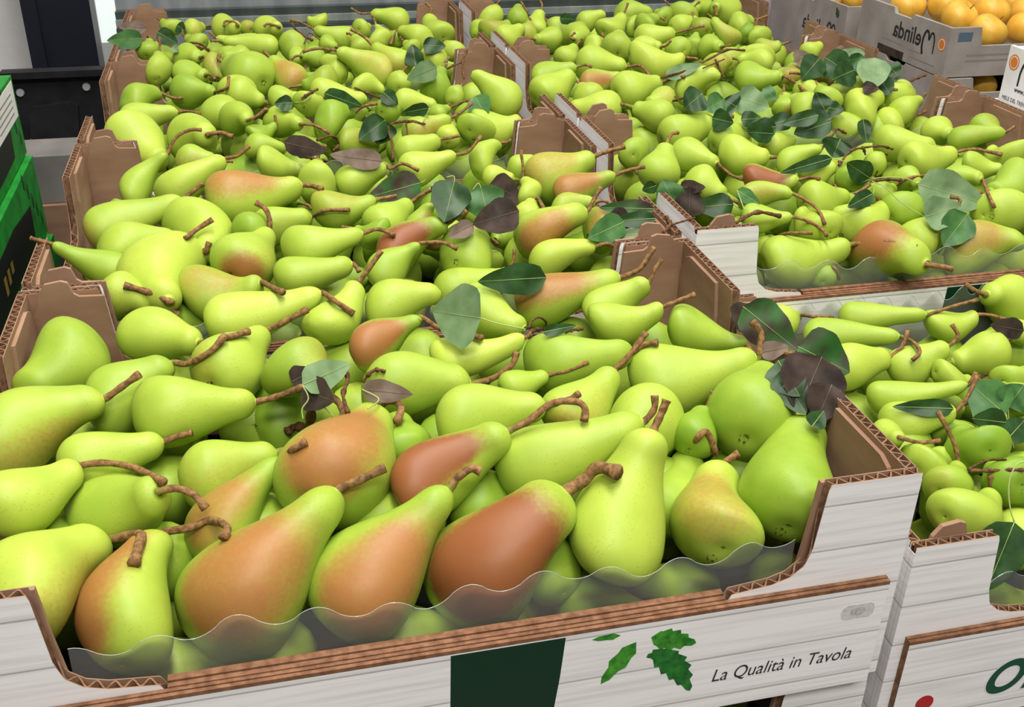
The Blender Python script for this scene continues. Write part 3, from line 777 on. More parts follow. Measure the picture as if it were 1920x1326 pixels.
HEAP = {'A': 13.0, 'B': 14.2, 'C': 14.5, 'D': 14.5, 'E': 13.5, 'F': 14.2, 'G': 14.0, 'I': 6.0, 'L': -10.5}

pears = []
for i, (ck, r, bx, by, d, nx, ny, st, o) in enumerate(P):
    sc = REG[r][2]
    u, v = px(r, bx, by); dp = d/sc*(1.03 if ck == 'A' else 1.13)
    nu, nv = px(r, nx, ny)
    x0, y0, z0, _ = CR[ck]
    hz = HEAP[ck]+o.get('z', 0)
    c = atZ(u, v, hz)
    yl = (c[1]-y0)
    if yl < 12 and ck in 'AEI':                       # heap slopes down to the front lip
        for _ in range(6):
            hz2 = hz-max(0, 12-yl)*0.28
            c = atZ(u, v, hz2); yl = c[1]-y0
    dep = float(np.dot(c-CAM, fw))
    pears.append(dict(ck=ck, u=u, v=v, dp=dp, nu=nu, nv=nv, st=[px(r, *q) for q in st] if st is not None else None, o=o, dep=dep,
                      R=dp*dep/FPX/2, key=v+0.3*dp+o.get('kk', 0), ratio=rng.uniform(1.9, 2.25)))

def solve(p):
    """belly centre and neck end in space: neck lies on its own sight line at the pear's length from the belly"""
    c = atD(p['u'], p['v'], p['dep']); R = p['dp']*p['dep']/FPX/2
    L = (1.6 if p['st'] is None else p['ratio'])*R
    dr = ray(p['nu'], p['nv']); dn = norm(dr)
    oc = CAM-c; b = np.dot(oc, dn); q = np.dot(oc, oc)-L*L; disc = b*b-q
    if disc <= 0:
        t = -b
    else:
        t1, t2 = -b-math.sqrt(disc), -b+math.sqrt(disc)
        n1, n2 = CAM+dn*t1, CAM+dn*t2
        if p['o'].get('d'): t = t1
        else:
            s1, s2 = abs((n1-c)[2]-0.15*L), abs((n2-c)[2]-0.15*L)
            t = t1 if s1 < s2 else t2
    p['c'], p['R'], p['nk'] = c, R, CAM+dn*t
    # spheres for contact tests
    p['sp'] = [(c, R)] + [(c+(p['nk']-c)*f, R*k) for f, k in ((0.3, .9), (0.55, .68), (0.85, .42))]
for p in pears: solve(p)

# settle: neighbours that overlap slide along their sight lines, the one drawn in front comes forward
N = len(pears)
base_dep = np.array([p['dep'] for p in pears])
for it in range(40):
    cen = np.array([[s[0] for s in p['sp']] for p in pears]).reshape(-1, 3)
    rad = np.array([[s[1] for s in p['sp']] for p in pears]).reshape(-1)
    own = np.repeat(np.arange(N), 4)
    D = np.linalg.norm(cen[:, None]-cen[None], axis=2)
    pen = rad[:, None]+rad[None]-D
    pen[own[:, None] == own[None]] = -1
    mv = np.zeros(N); cnt = np.zeros(N)
    I_, J_ = np.where(pen > 0.15)
    for a, b in zip(I_, J_):
        i, j = own[a], own[b]
        if i >= j: continue
        f, g = (i, j) if pears[i]['key'] > pears[j]['key'] else (j, i)
        cf, cg = (cen[a], cen[b]) if f == i else (cen[b], cen[a])
        w = np.dot(norm(cg-cf), norm(cg-CAM))
        k = pen[a, b]*max(abs(w), 0.25)*0.3
        mv[f] -= k; mv[g] += k; cnt[f] += 1; cnt[g] += 1
    mv /= np.maximum(1, cnt**0.7)
    for i, p in enumerate(pears):
        p['dep'] = float(np.clip(p['dep']+mv[i], base_dep[i]-3.2, base_dep[i]+4.0))
        # stay behind the film of the front lip
        x0, y0, z0, _ = CR[p['ck']]
        solve(p)
        tt = norm(p['c']-p['nk']); ov = (y0+1.75)-(p['c'][1]-p['R']*(1.05-0.1*abs(tt[1])))
        if ov > 0: p['dep'] += ov*0.8; base_dep[i] = max(base_dep[i], p['dep']-3.2); solve(p)

CENS = np.array([[s[0] for s in p['sp']] for p in pears]).reshape(-1, 3)
RADS = np.array([[s[1] for s in p['sp']] for p in pears]).reshape(-1)
OWN = np.repeat(np.arange(N), 4)
def depth_at(u, v, skip=-1, pad=0.0):
    """view depth of the nearest pear surface on a sight line"""
    r = ray(u, v); dn = norm(r)
    oc = CAM-CENS; b = oc@dn; q = (oc*oc).sum(1)-(RADS+pad)**2; disc = b*b-q
    ok = (disc > 0) & (OWN != skip)
    if not ok.any(): return None
    t = (-b-np.sqrt(np.where(ok, disc, 0)))[ok].min()
    return float(t*np.dot(dn, fw))

def frame(t):
    a = np.cross(t, np.array([0.0, 0.0, 1.0]))
    if np.linalg.norm(a) < 0.1: a = np.cross(t, np.array([1.0, 0, 0]))
    a = norm(a); return a, np.cross(t, a)

def pear_mesh(c, nk, R, seg, rings, neck, bend, tone, blush=0.0, red=0.0, bdir=None, lump=0.036, fade=0.95):
    ax = nk-c; L = np.linalg.norm(ax); t = ax/L; a, b = frame(t)
    s0 = -0.9*R; ex = rng.uniform(.92, 1.1)
    q = np.linspace(0, 1, rings)
    nb = int(rings*0.36)
    s = np.concatenate([s0*np.cos(np.linspace(0, math.pi/2, nb, endpoint=False)), L*(1-(1-np.linspace(0, 1, rings-nb))**1.25)])
    rr = []
    for x in s:
        if x < 0: r = R*(1-(abs(x)/abs(s0))**2.15)**0.5
        else:
            w = x/L
            f = 0.5*(1+math.cos(math.pi*min(1, w/0.86)**ex))
            f = 0.86*f+0.14*(1-w)
            rn = neck*R
            r = rn+(R-rn)*f
            if w > 0.8: r *= max(0.22, math.sqrt(max(0, 1-((w-0.8)/0.205)**2)))
        rr.append(r)
    rr = np.array(rr)
    # dimple at the calyx
    k = np.exp(-(rr/(0.28*R))**2)*(s < 0)
    s = s+k*0.09*R
    rr[0] = 0.02*R
    th = np.linspace(0, 2*math.pi, seg, endpoint=False)
    ph = rng.uniform(0, 6.28, 4)
    off = bend*R*np.clip(s/L, -0.3, 1)*(1-np.clip(s/L, -0.3, 1))*2.0
    sd = a*math.cos(ph[3])+b*math.sin(ph[3])
    lumpm = 1+lump*(np.cos(th[None]*2+ph[0]+s[:, None]/R)+0.6*np.cos(3*th[None]+ph[1]-s[:, None]*0.8/R))
    r2 = rr[:, None]*lumpm
    V = c+s[:, None, None]*t+off[:, None, None]*sd+r2[..., None]*(np.cos(th)[None, :, None]*a+np.sin(th)[None, :, None]*b)
    V = V.reshape(-1, 3)
    n = rings
    fs = [(i*seg+k_, (i+1)*seg+k_, (i+1)*seg+(k_+1) % seg, i*seg+(k_+1) % seg) for i in range(n-1) for k_ in range(seg)]
    fs = [f[::-1] for f in fs]
    V = np.vstack([V, c+t*(s[0]), c+t*(L*1.0)])
    fs += [(n*seg, k_, (k_+1) % seg) for k_ in range(seg)]
    fs += [(n*seg+1, (n-1)*seg+(k_+1) % seg, (n-1)*seg+k_) for k_ in range(seg)]
    at = {}
    at['tone'] = np.full(len(V), tone)
    nrm = V-(c+np.clip((V-c)@t, -0.2*R, L)[:, None]*t); nrm /= np.linalg.norm(nrm, axis=1)[:, None]+1e-9
    if blush > 0 and bdir is not None:
        dt = nrm@bdir
        w = np.clip((dt-0.14)/0.84, 0, 1); w = w*w*(3-2*w)
        u_ = ((V-c)@t)/L
        w *= np.clip((fade-u_)/0.4, 0.0, 1)
        at['blush'] = blush*w
    else: at['blush'] = np.zeros(len(V))
    at['red'] = np.full(len(V), red)
    return V, fs, at, t

def mesh_obj(name, V, fs, at, mat, origin, parent=None):
    me = bpy.data.meshes.new(name)
    me.from_pydata(((V-origin)*S).tolist(), [], fs)
    me.polygons.foreach_set('use_smooth', [True]*len(fs))
    for k, a in at.items():
        me.attributes.new(k, 'FLOAT', 'POINT').data.foreach_set('value', np.asarray(a, dtype=np.float32))
    me.materials.append(mat); me.update()
    o = bpy.data.objects.new(name, me); COL.objects.link(o)
    if parent is None: o.location = tuple(origin*S)
    else: o.parent = parent
    return o

# ---- words for labels
CN = {'A': 'nearest left crate', 'B': 'second left crate', 'C': 'third left crate', 'D': 'farthest left crate', 'I': 'nearest right crate',
      'E': 'second right crate', 'F': 'third right crate', 'G': 'farthest right crate', 'L': 'hidden bottom crate'}
ORD = ['leftmost', 'second from left', 'third from left', 'fourth from left', 'fifth from left', 'sixth from left', 'seventh from left', 'eighth from left',
       'ninth from left', 'tenth from left', 'eleventh from left', 'twelfth from left', 'thirteenth from left', 'fourteenth from left', 'fifteenth from left', 'sixteenth from left', 'seventeenth from left', 'eighteenth from left', 'nineteenth from left', 'twentieth from left']
ROW = ['front row', 'second row', 'third row', 'fourth row', 'fifth row', 'sixth row', 'seventh row']
for ck in CN:
    idx = [i for i, p in enumerate(pears) if p['ck'] == ck]
    idx.sort(key=lambda i: -(pears[i]['v']+0.148*pears[i]['u']))        # rows run along the crates' fronts
    nrow = max(1, round(len(idx)/8))
    rows = np.array_split(np.array(idx), nrow)
    for ri, row in enumerate(rows):
        for k, i in enumerate(sorted(row, key=lambda i: pears[i]['u'])):
            pears[i]['place'] = '%s in the %s of the %s' % (ORD[k], ROW[ri], CN[ck])
SPECIAL = {}
def describe(p):
    o = p['o']; b, k = o.get('b', 0), o.get('k', 0.2)
    col = ('deep red pear' if b > .85 and k > .7 else 'red-blushed pear' if b > .6 and k > .3 else 'orange-blushed pear' if b > .6 else
           'brownish green pear' if b > .35 else 'bright yellow-green pear' if o.get('t', .5) >= .8 else 'dark green pear' if o.get('t', .5) < .25 else 'green pear')
    return '%s, %s' % (col, p['place'])

for i, p in enumerate(pears):
    o = p['o']; c, nk, R = p['c'], p['nk'], p['R']
    big = p['dp'] > 90
    seg, rings = (44, 46) if big else (26, 28)
    to_cam = norm(CAM-c)
    off = o.get('o', (0, .3))
    bdir = norm(to_cam*0.75+rt*off[0]+up*off[1])
    V, fs, at, t = pear_mesh(c, nk, R, seg, rings, o.get('n', rng.uniform(.4, .52)), rng.uniform(-.6, .6), o.get('t', rng.uniform(.3, .7)),
                             o.get('b', 0)*1.2, o.get('k', .2), bdir, fade=o.get('f', .92))
    ob = mesh_obj('pear', V, fs, at, M['pear'], c)
    tag(ob, describe(p), 'pear', 'pears in the '+CN[p['ck']])
    # stem
    st = p['st']
    L = np.linalg.norm(nk-c)
    if st is None or len(st) == 0:
        if st is None and rng.uniform() < 0.75:
            a, b = frame(t); w = a*rng.uniform(-1, 1)+b*rng.uniform(-1, 1)
            pts = [nk-t*0.1*R, nk+t*0.35*R, nk+t*0.7*R+w*0.12*R, nk+t*0.95*R+w*0.4*R]
        else: pts = None
    else:
        nd = float(np.dot(nk-CAM, fw)); pts = [nk-t*0.12*R, nk+t*0.05*R]
        for (su, sv) in st:
            dd = depth_at(su, sv, i, 0.25)
            d_ = nd-0.15 if dd is None else min(nd, dd-0.15)
            d_ = max(d_, nd-5)
            pts.append(atD(su, sv, d_)); nd = 0.6*nd+0.4*d_
    if pts is not None:
        n = 22 if big else 12
        path = smooth_path(pts, n)
        r0 = (0.255 if big else 0.225)*o.get('sr', 1.0)*(R/3.0)**0.4
        w = np.linspace(0, 1, n)
        rad = r0*(1+0.9*np.exp(-w*9)+0.28*np.clip((w-.85)/.15, 0, 1)+0.07*np.sin(w*23+i))
        mb = MB(); mb.tube(path-0, rad, 9 if big else 7)
        sm = mb.build('stem', M['stem_base'], ob, True, c)
        sg = 9 if big else 7
        sm.data.attributes.new('along', 'FLOAT', 'POINT').data.foreach_set('value', np.repeat(w, sg).astype(np.float32)*(1.6 if i % 3 else 1.0))
    # dried calyx where the blossom end is turned to the viewer
    if np.dot(-t, to_cam) > (0.1 if o.get('q') else 0.62):
        mb = MB(); a, b = frame(t); bot = c-t*0.78*R
        for k in range(5):
            w = k*1.2566; d_ = a*math.cos(w)+b*math.sin(w); e_ = np.cross(t, d_)
            q0, q1 = bot+d_*0.02*R, bot+d_*0.11*R-t*0.06*R
            mb.add([q0+e_*0.05*R, q0-e_*0.05*R, q1-t*.03*R, bot-t*0.02*R+d_*.08*R+e_*.06*R, bot-t*0.02*R+d_*.08*R-e_*.06*R], [(0, 3, 2, 4, 1)])
        mb.tube([bot+t*0.1*R, bot-t*0.0*R], [0.09*R, 0.06*R], 8)
        mb.build('calyx', M['calyx'], ob, False, c)

# pears packed underneath, seen only as shapes in the gaps
low = MB(); tones = []
LV, LF, LT = [], [], []
cnt = 0
for ck in 'ABCDIEFG':
    x0, y0, z0, _ = CR[ck]
    for a in range(8):
        for b in range(10):
            up_ = b//5
            if up_ and ck in 'AEI' and b == 5: continue
            c = np.array([x0+4.5+a*7.2+rng.uniform(-.8, .8), y0+4.8+(b % 5)*7.4+rng.uniform(-.8, .8), z0+3.6+up_*(4.6 if ck in 'A' else 5.4)+rng.uniform(-.5, .6)])
            w = rng.uniform(-.7, .7)+(math.pi if rng.uniform() < .4 else 0); R = rng.uniform(2.6, 3.0)
            c[1] = max(c[1], y0+1.6+R)
            nk = c+np.array([math.cos(w), math.sin(w), 0.12])*R*1.5
            nk[0] = min(max(nk[0], x0+2), x0+58); nk[1] = min(max(nk[1], y0+2.2), y0+38)
            V, fs, at, t = pear_mesh(c, nk, R, 16, 16, .4, 0, .4)
            LV.append(V); LF += [tuple(q+cnt for q in f) for f in fs]; cnt += len(V)
            LT.append(rng.uniform(.2, .6)*np.ones(len(V)))
LV = np.vstack(LV); z_ = np.zeros(len(LV))
lo = mesh_obj('pear_underlayer', LV, LF, {'tone': np.concatenate(LT), 'blush': z_, 'red': z_}, M['pear'], np.zeros(3))
tag(lo, 'green pears packed below the visible top layer in all crates', 'pears', kind='stuff')

# ------------------------------------------------------------------ leaves: crate, region, base, tip, width, material, stalk points
LV_ = [
('A','R5',(905,290),(632,250),300,'leaf_pale',[(1000,320),(1150,350)]),
('A','R5',(1275,62),(885,85),150,'leaf',[]),
('A','R4',(1700,665),(1975,545),150,'leaf_pale',[(1735,740),(1700,800),(1705,860)]),
('A','R4',(1700,690),(1880,760),170,'leaf_brown',[]),
('A','R4',(1640,650),(1760,580),120,'leaf_brown',[]),
('A','R5',(235,690),(525,720),110,'leaf_grey',[(330,745),(270,800)]),
('A','R5',(1250,370),(1445,330),55,'leaf',[]),
('A','R6',(515,200),(790,420),190,'leaf_two',[]),
('A','R6',(560,190),(500,330),150,'leaf_brown',[]),
('A','R6',(790,400),(1050,530),240,'leaf_two',[]),
('A','R6',(960,590),(880,780),170,'leaf_brown',[]),
('A','R6',(690,470),(800,650),180,'leaf',[]),
('A','R6',(910,450),(790,730),280,'leaf_brown',[]),
('A','R6',(700,520),(830,740),150,'leaf',[]),
('A','R6',(600,430),(745,400),80,'leaf_grey',[]),
('A','R6',(860,800),(920,720),90,'leaf',[]),
('I','R6',(1570,710),(1260,700),75,'leaf',[]),
('I','R6',(1830,740),(1640,580),200,'leaf_mid',[(1850,830),(1870,910)]),
('I','R6',(1840,700),(1920,590),150,'leaf_mid',[(1845,800)]),
('I','R6',(1830,780),(1660,760),110,'leaf',[]),
('I','R6',(1840,860),(1930,760),120,'leaf',[]),
('I','R6',(1920,320),(1750,290),90,'leaf_brown',[]),
('I','R3',(1872,345),(1730,690),210,'leaf',[(1850,270),(1845,150),(1880,60),(1925,40)]),
('B','S2',(1400,490),(1000,600),200,'leaf_two',[(1430,470)]),
('B','S2',(1650,470),(1570,790),250,'leaf',[(1640,440),(1590,450)]),
('B','S3',(70,440),(130,675),220,'leaf_mid',[(55,425),(20,470)]),
('B','S3',(130,430),(330,520),170,'leaf_brown',[]),
('B','S3',(320,600),(20,690),190,'leaf_brown',[]),
('B','S2',(1790,800),(1600,900),110,'leaf_grey',[]),
('B','S2',(370,190),(700,260),130,'leaf_brown',[]),
('B','S2',(1110,330),(710,280),130,'leaf_grey',[]),
('B','S2',(1130,20),(930,170),170,'leaf',[]),
('B','S2',(1135,30),(1070,205),170,'leaf',[]),
('B','S3',(1190,590),(830,580),95,'leaf_two',[]),
('B','S3',(1200,650),(890,670),90,'leaf',[]),
('B','S3',(1000,670),(760,780),150,'leaf_mid',[]),
('B','S3',(1170,750),(805,765),65,'leaf_pale',[]),
('E','S3',(1320,560),(1240,400),160,'leaf_mid',[]),
('E','S3',(1200,440),(1110,470),70,'leaf',[]),
('E','S3',(1410,640),(1420,440),170,'leaf_brown',[]),
('E','S3',(1350,450),(1520,450),80,'leaf_brown',[]),
('E','S3',(1700,560),(1440,580),130,'leaf',[(1760,610)]),
('E','S3',(1720,470),(1870,560),80,'leaf_mid',[]),
('E','S4',(680,30),(440,110),130,'leaf',[]),
('E','S4',(885,10),(910,165),75,'leaf',[]),
('E','S4',(740,140),(690,260),170,'leaf',[]),
('E','S4',(935,395),(780,290),140,'leaf',[(870,420)]),
('E','S4',(690,262),(350,360),75,'leaf',[(780,290),(880,340),(940,395)]),
('E','S4',(1240,430),(1680,560),240,'leaf_pale',[(1150,390),(1030,385),(945,395)]),
('E','S4',(1280,640),(1520,570),180,'leaf_pale',[(1120,540),(1030,450),(940,410)]),
('E','S4',(1560,620),(1400,830),190,'leaf_mid',[]),
('E','S4',(950,490),(785,580),90,'leaf',[(965,430)]),
('E','S4',(75,470),(220,560),70,'leaf_mid',[(120,590)]),
('F','T4',(610,370),(490,510),140,'leaf',[]),
('F','T4',(830,450),(690,510),150,'leaf',[]),
('F','T4',(450,400),(545,345),110,'leaf_grey',[]),
('F','T4',(1000,510),(1060,610),120,'leaf',[]),
('F','T4',(80,690),(-10,640),130,'leaf',[]),
('F','T4',(310,860),(140,850),110,'leaf',[]),
('F','T4',(860,470),(760,410),150,'leaf_mid',[]),
('F','T4',(640,370),(830,490),170,'leaf',[]),
('F','T4',(900,345),(640,370),75,'leaf_pale',[]),
('F','T4',(780,390),(960,440),110,'leaf',[]),
('F','T4',(960,370),(940,580),180,'leaf_pale',[]),
('F','T4',(880,560),(990,570),70,'leaf_brown',[]),
('F','T4',(640,710),(580,590),110,'leaf',[]),
('F','T4',(650,690),(765,710),85,'leaf',[]),
('F','T4',(685,760),(440,860),150,'leaf',[]),
('F','T4',(600,740),(360,800),85,'leaf',[]),
('F','T4',(70,620),(285,690),160,'leaf_pale',[]),
('F','T4',(240,570),(330,640),80,'leaf_mid',[]),
('F','T4',(100,770),(235,760),90,'leaf',[]),
('F','T4',(1050,420),(1120,500),110,'leaf',[]),
('F','T3',(1260,490),(1500,410),75,'leaf_pale',[]),
('F','T3',(1500,600),(1380,700),150,'leaf',[]),
('F','T3',(1640,640),(1520,710),130,'leaf_mid',[]),
('F','T3',(1560,760),(1700,790),120,'leaf',[]),
('E','S4',(330,60),(130,85),110,'leaf',[]),
('E','S4',(430,15),(250,50),100,'leaf',[]),
('F','T4',(700,320),(780,380),90,'leaf_grey',[]),
('B','S3',(900,620),(1060,700),120,'leaf_brown',[]),
('C','T2',(1360,500),(1330,330),120,'leaf',[]),
('C','T2',(1410,340),(1585,345),105,'leaf',[]),
('C','T2',(1515,500),(1290,600),135,'leaf_pale',[(1570,480),(1620,475)]),
('C','T2',(435,770),(295,780),100,'leaf',[]),
('C','T2',(670,700),(960,800),110,'leaf',[]),
('C','T2',(1110,690),(1225,790),100,'leaf',[]),
('C','T2',(1460,810),(1250,850),85,'leaf',[(1440,860),(1410,920)]),
('C','T2',(1800,720),(1890,880),150,'leaf_mid',[]),
('D','T1',(1070,290),(800,305),125,'leaf_mid',[]),
('D','T1',(1100,210),(880,195),80,'leaf_grey',[]),
('D','T1',(1180,240),(1335,330),110,'leaf',[]),
('D','T1',(1290,350),(1340,390),50,'leaf_pale',[]),
('D','T1',(1325,190),(1390,230),75,'leaf',[]),
('G','T3',(580,120),(690,125),60,'leaf',[]),
]
LN = {'leaf': 'dark green', 'leaf_mid': 'mid green', 'leaf_pale': 'pale grey-green', 'leaf_brown': 'withered dark brown', 'leaf_grey': 'dry grey-brown', 'leaf_two': 'half-browned green'}
byc = {}
for q in LV_: byc.setdefault((q[0], q[5]), []).append(q)
for key in byc: byc[key].sort(key=lambda q: px(q[1], *q[2])[0])
for li, q in enumerate(LV_):
    ck, r, b0, t0, w0, mt, stalk = q
    bu, bv = px(r, *b0); tu, tv = px(r, *t0); wp = w0/REG[r][2]*1.16
    n = 12; du, dv = tu-bu, tv-bv; ln = math.hypot(du, dv); pu, pv = -dv/ln, du/ln
    dd = []
    fall = float(np.dot(atZ((bu+tu)/2, (bv+tv)/2, HEAP[ck]+2.5)-CAM, fw))
    for k in range(7):
        f = k/6; m_ = [depth_at(bu+du*f+pu*wp*s_, bv+dv*f+pv*wp*s_, -1, 0.12) for s_ in (-.35, 0, .35)]
        m_ = [x for x in m_ if x is not None and abs(x-fall) < 12]
        dd.append(min(m_) if m_ else np.nan)
    dd = np.array(dd)
    if np.isnan(dd).all(): dd[:] = fall
    g = np.nanmedian(dd); dd = np.where(np.isnan(dd), g, dd)
    A = np.vstack([np.ones(7), np.linspace(0, 1, 7)]).T
    co = np.linalg.lstsq(A, dd, rcond=None)[0]
    real_len = ln*g/FPX
    co[1] = np.clip(co[1], -0.8*real_len, 0.8*real_len); 
    lift = max(0, float(np.max(A@co-dd)))
    lift = min(lift, 2.2)+0.1
    fold, curl = rng.uniform(.05, .3), rng.uniform(-.25, .35)
    V, nr, nc = [], 13, 7
    for i_ in range(nr):
        f = i_/(nr-1)
        prof = (math.sin(math.pi*f**0.66)**0.72) if 0 < f < 1 else 0.0
        prof = prof*(1.02-0.12*f)
        d0 = co[0]+co[1]*f-lift
        for j_ in range(nc):
            s_ = (j_/(nc-1)*2-1)*0.5*prof
            wob = 0.02*wp*math.sin(f*16+li)*abs(s_)*2
            uu, vv = bu+du*f+pu*(wp*1.08*s_+wob), bv+dv*f+pv*(wp*1.08*s_+wob)
            real_w = wp*d0/FPX
            dep = d0-abs(s_)*2*fold*real_w*0.5-curl*real_len*0.25*(f-0.5)**2*2+0.04*real_w*math.sin(f*9+s_*5+li)
            V.append(atD(uu, vv, dep))
    o_ = V[nc//2].copy()
    fs = [(i_*nc+j_, i_*nc+j_+1, (i_+1)*nc+j_+1, (i_+1)*nc+j_) for i_ in range(nr-1) for j_ in range(nc-1)]
    mb = MB(); mb.add(V, fs); tk = np.array([ray(*[(bu+tu)/2, (bv+tv)/2])])[0]*0.035
    mb.add([p_+tk for p_ in V], [f[::-1] for f in fs])
    grp = byc[(ck, mt)]; k = grp.index(q)
    ob = mb.build('pear_leaf', M[mt], None, True, o_)
    tag(ob, '%s pear leaf, %s of its colour on the %s' % (LN[mt], ORD[k] if len(grp) > 1 else 'the only one', CN[ck]), 'leaf', 'loose leaves on the pears')
    mid = [V[i_*nc+nc//2]-ray(bu, bv)*0.03 for i_ in range(nr)]
    rib = MB(); nn = 10 if not stalk else 12
    rr = np.linspace(0.032, 0.01, len(mid)) if mt not in ('leaf_brown', 'leaf_grey') else np.linspace(0.03, .01, len(mid))
    rib.tube(mid, rr, 5)
    rib.build('midrib', M['petiole'] if mt not in ('leaf_brown', 'leaf_grey') else M['leaf_grey'], ob, True, o_)
    if stalk:
        pts = [V[nc//2]]; dlast = float(np.dot(V[nc//2]-CAM, fw))
        for s_ in stalk:
            su, sv = px(r, *s_); dx = depth_at(su, sv, -1, 0.1)
            dlast = dlast if dx is None else max(min(dlast, dx-.1), dlast-3)
            pts.append(atD(su, sv, dlast))
        pm = MB(); pm.tube(smooth_path(pts, 16), 0.055, 6); pm.build('leaf_stalk', M['petiole'], ob, True, o_)

# ------------------------------------------------------------------ twigs and spurs: region, points, radius
TW = [
('A','R4',[(1610,935),(1660,900),(1730,900),(1760,790)],.5,'knobbly brown fruit spur below the pale curled leaf',[(1690,880),(1750,930),(1850,900),(1870,840),(1800,770)]),
('A','R5',[(1170,390),(1200,360),(1250,350)],.3,'small round spur joining the pale leaf stalk',[(1170,350),(1190,310),(1230,285),(1270,310),(1270,350)]),
('A','R5',[(1380,370),(1430,355),(1475,352)],.22,'short cut twig beside the dark curled leaf',None),
('A','R5',[(240,650),(280,600),(320,580),(365,590)],.25,'loose curved stem above the dry grey leaf',None),
('A','R5',[(140,560),(155,640),(130,720),(155,820)],.26,'bare stem hanging beside the pale curled leaf',None),
('B','S2',[(1430,50),(1270,30),(1150,70),(1180,190),(1190,330)],.3,'forked brown twig between the leaves of the second left crate',[(1285,40),(1290,120),(1230,210)]),
('B','S2',[(480,290),(590,310),(700,330)],.28,'short twig under the dark withered leaf',None),
('B','S2',[(620,170),(730,140),(780,200),(740,250)],.26,'hooked stem beside the dark withered leaf',None),
('B','S2',[(1480,530),(1530,495),(1590,525)],.3,'small knotted spur among three green leaves',[(1460,540),(1500,500),(1600,480)]),
('B','S3',[(1250,740),(1290,690),(1270,640)],.3,'reddish spur resting on the crate corner',[(1300,690),(1370,670),(1450,645)]),
('E','S4',[(70,680),(130,640),(220,610),(350,635)],.34,'rough dark twig at the left of the second right crate',None),
('E','S4',[(940,410),(1040,400),(1130,405)],.28,'twig with long pale stalks in the second right crate',[(980,345),(960,380)]),
('E','S4',[(640,180),(700,100),(720,75),(780,105)],.26,'spur between dark leaves of the second right crate',None),
('E','S4',[(730,310),(800,220),(880,200),(900,240)],.24,'bent bare stem beside a small dark leaf',None),
('E','S4',[(880,195),(1000,185),(1075,205)],.24,'short stem lying across the large bright pear',None),
('F','T3',[(1230,500),(1400,450),(1560,370),(1660,320),(1770,325)],.3,'long twig lying across the third right crate',[(1500,440),(1640,380)]),
('F','T3',[(1580,380),(1610,440),(1640,500)],.26,'short stem hanging from the long twig',None),
('F','T3',[(1310,650),(1380,630),(1460,620)],.3,'dark broken twig before the pale leaf pile',[(1320,620),(1350,650)]),
('F','T4',[(1190,520),(1290,480)],.3,'pointed twig at the right of the leaf pile',None),
('C','T2',[(1740,380),(1710,470),(1720,590)],.3,'upright brown twig by the corner of the third left crate',[(1600,510),(1650,490),(1700,470)]),
('C','T2',[(1640,490),(1570,540),(1580,620),(1620,690)],.26,'curved stem below the pale leaf',None),
('C','T2',[(900,660),(1000,700),(1080,730),(1160,760)],.28,'stem lying over the third left crate pears',None),
('C','T2',[(500,740),(560,700),(620,670)],.3,'short thick twig in the third left crate',[(450,770),(520,760),(575,715)]),
('D','T2',[(420,160),(450,210),(520,270),(580,300)],.32,'tangled brown twig in the farthest left crate',[(520,330),(560,250),(640,300)]),
('D','T1',[(1420,320),(1500,330),(1570,380)],.26,'brown stem in the farthest left crate',None),
('I','R6',[(1690,560),(1700,640),(1600,700)],.22,'dark stem under the green leaves of nearest right crate',None),
('I','R6',[(1690,560),(1760,530),(1820,530),(1860,610)],.24,'arched brown stem above the green leaves',None),
('I','R6',[(1650,1020),(1780,1020),(1920,1015)],.26,'brown twig crossing the nearest right crate',[(1640,1015),(1730,970),(1830,965)]),
]
for k, (ck, r, pts, rd, lab, extra) in enumerate(TW):
    def lift(pl):
        out, last = [], None
        for s_ in pl:
            su, sv = px(r, *s_); dx = depth_at(su, sv, -1, rd*0.9)
            fb = float(np.dot(atZ(su, sv, HEAP[ck]+2)-CAM, fw))
            if dx is None or abs(dx-fb) > 12: dx = fb
            if last is not None: dx = min(max(dx, last-2), last+2)
            last = dx; out.append(atD(su, sv, dx-rd*.4))
        return out
    path = smooth_path(lift(pts), 20); w = np.linspace(0, 1, 20)
    mb = MB(); mb.tube(path, rd*0.62*(1+.25*np.sin(w*17+k)+.2*np.sin(w*31+2*k)), 8)
    ob = mb.build('twig', M['twig'], None, True, path[0])
    tag(ob, lab, 'twig', 'twigs among the pears')
    if extra:
        mb = MB(); mb.tube(smooth_path(lift(extra), 18), 0.07 if k % 2 == 0 else 0.1, 6); mb.build('side_shoot', M['petiole'] if k % 2 == 0 else M['twig'], ob, True, path[0])

# ------------------------------------------------------------------ apples
def apple(loc, R, mat, label, group):
    seg, rg = 24, 18; V = []; c = np.array(loc, float)
    tilt = rng.uniform(-.7, .7, 2)
    zx = norm(np.array([tilt[0], tilt[1], 1.0])); a, b = frame(zx)
    for i in range(rg+1):
        ph = math.pi*i/rg
        r = R*math.sin(ph)*(1+.05*math.cos(ph)); z = R*0.9*math.cos(ph)
        z -= R*0.22*math.exp(-(r/(0.3*R))**2)*(1 if z > 0 else -0.7)
        for k in range(seg):
            t = 2*math.pi*k/seg; q = r*(1+.02*math.cos(5*t))
            V.append(c+a*q*math.cos(t)+b*q*math.sin(t)+zx*z)
    fs = [(i*seg+k, (i+1)*seg+k, (i+1)*seg+(k+1) % seg, i*seg+(k+1) % seg) for i in range(rg) for k in range(seg)]
    mb = MB(); mb.add(V, fs); o = mb.build('apple', mat, None, True, c)
    tag(o, label, 'apple', group)
    m2 = MB(); m2.tube([c+zx*R*.62, c+zx*R*.8, c+zx*R*1.0+a*R*.12], [.12, .1, .12], 6); m2.build('stem', M['stem'], o, True, c)
    return o

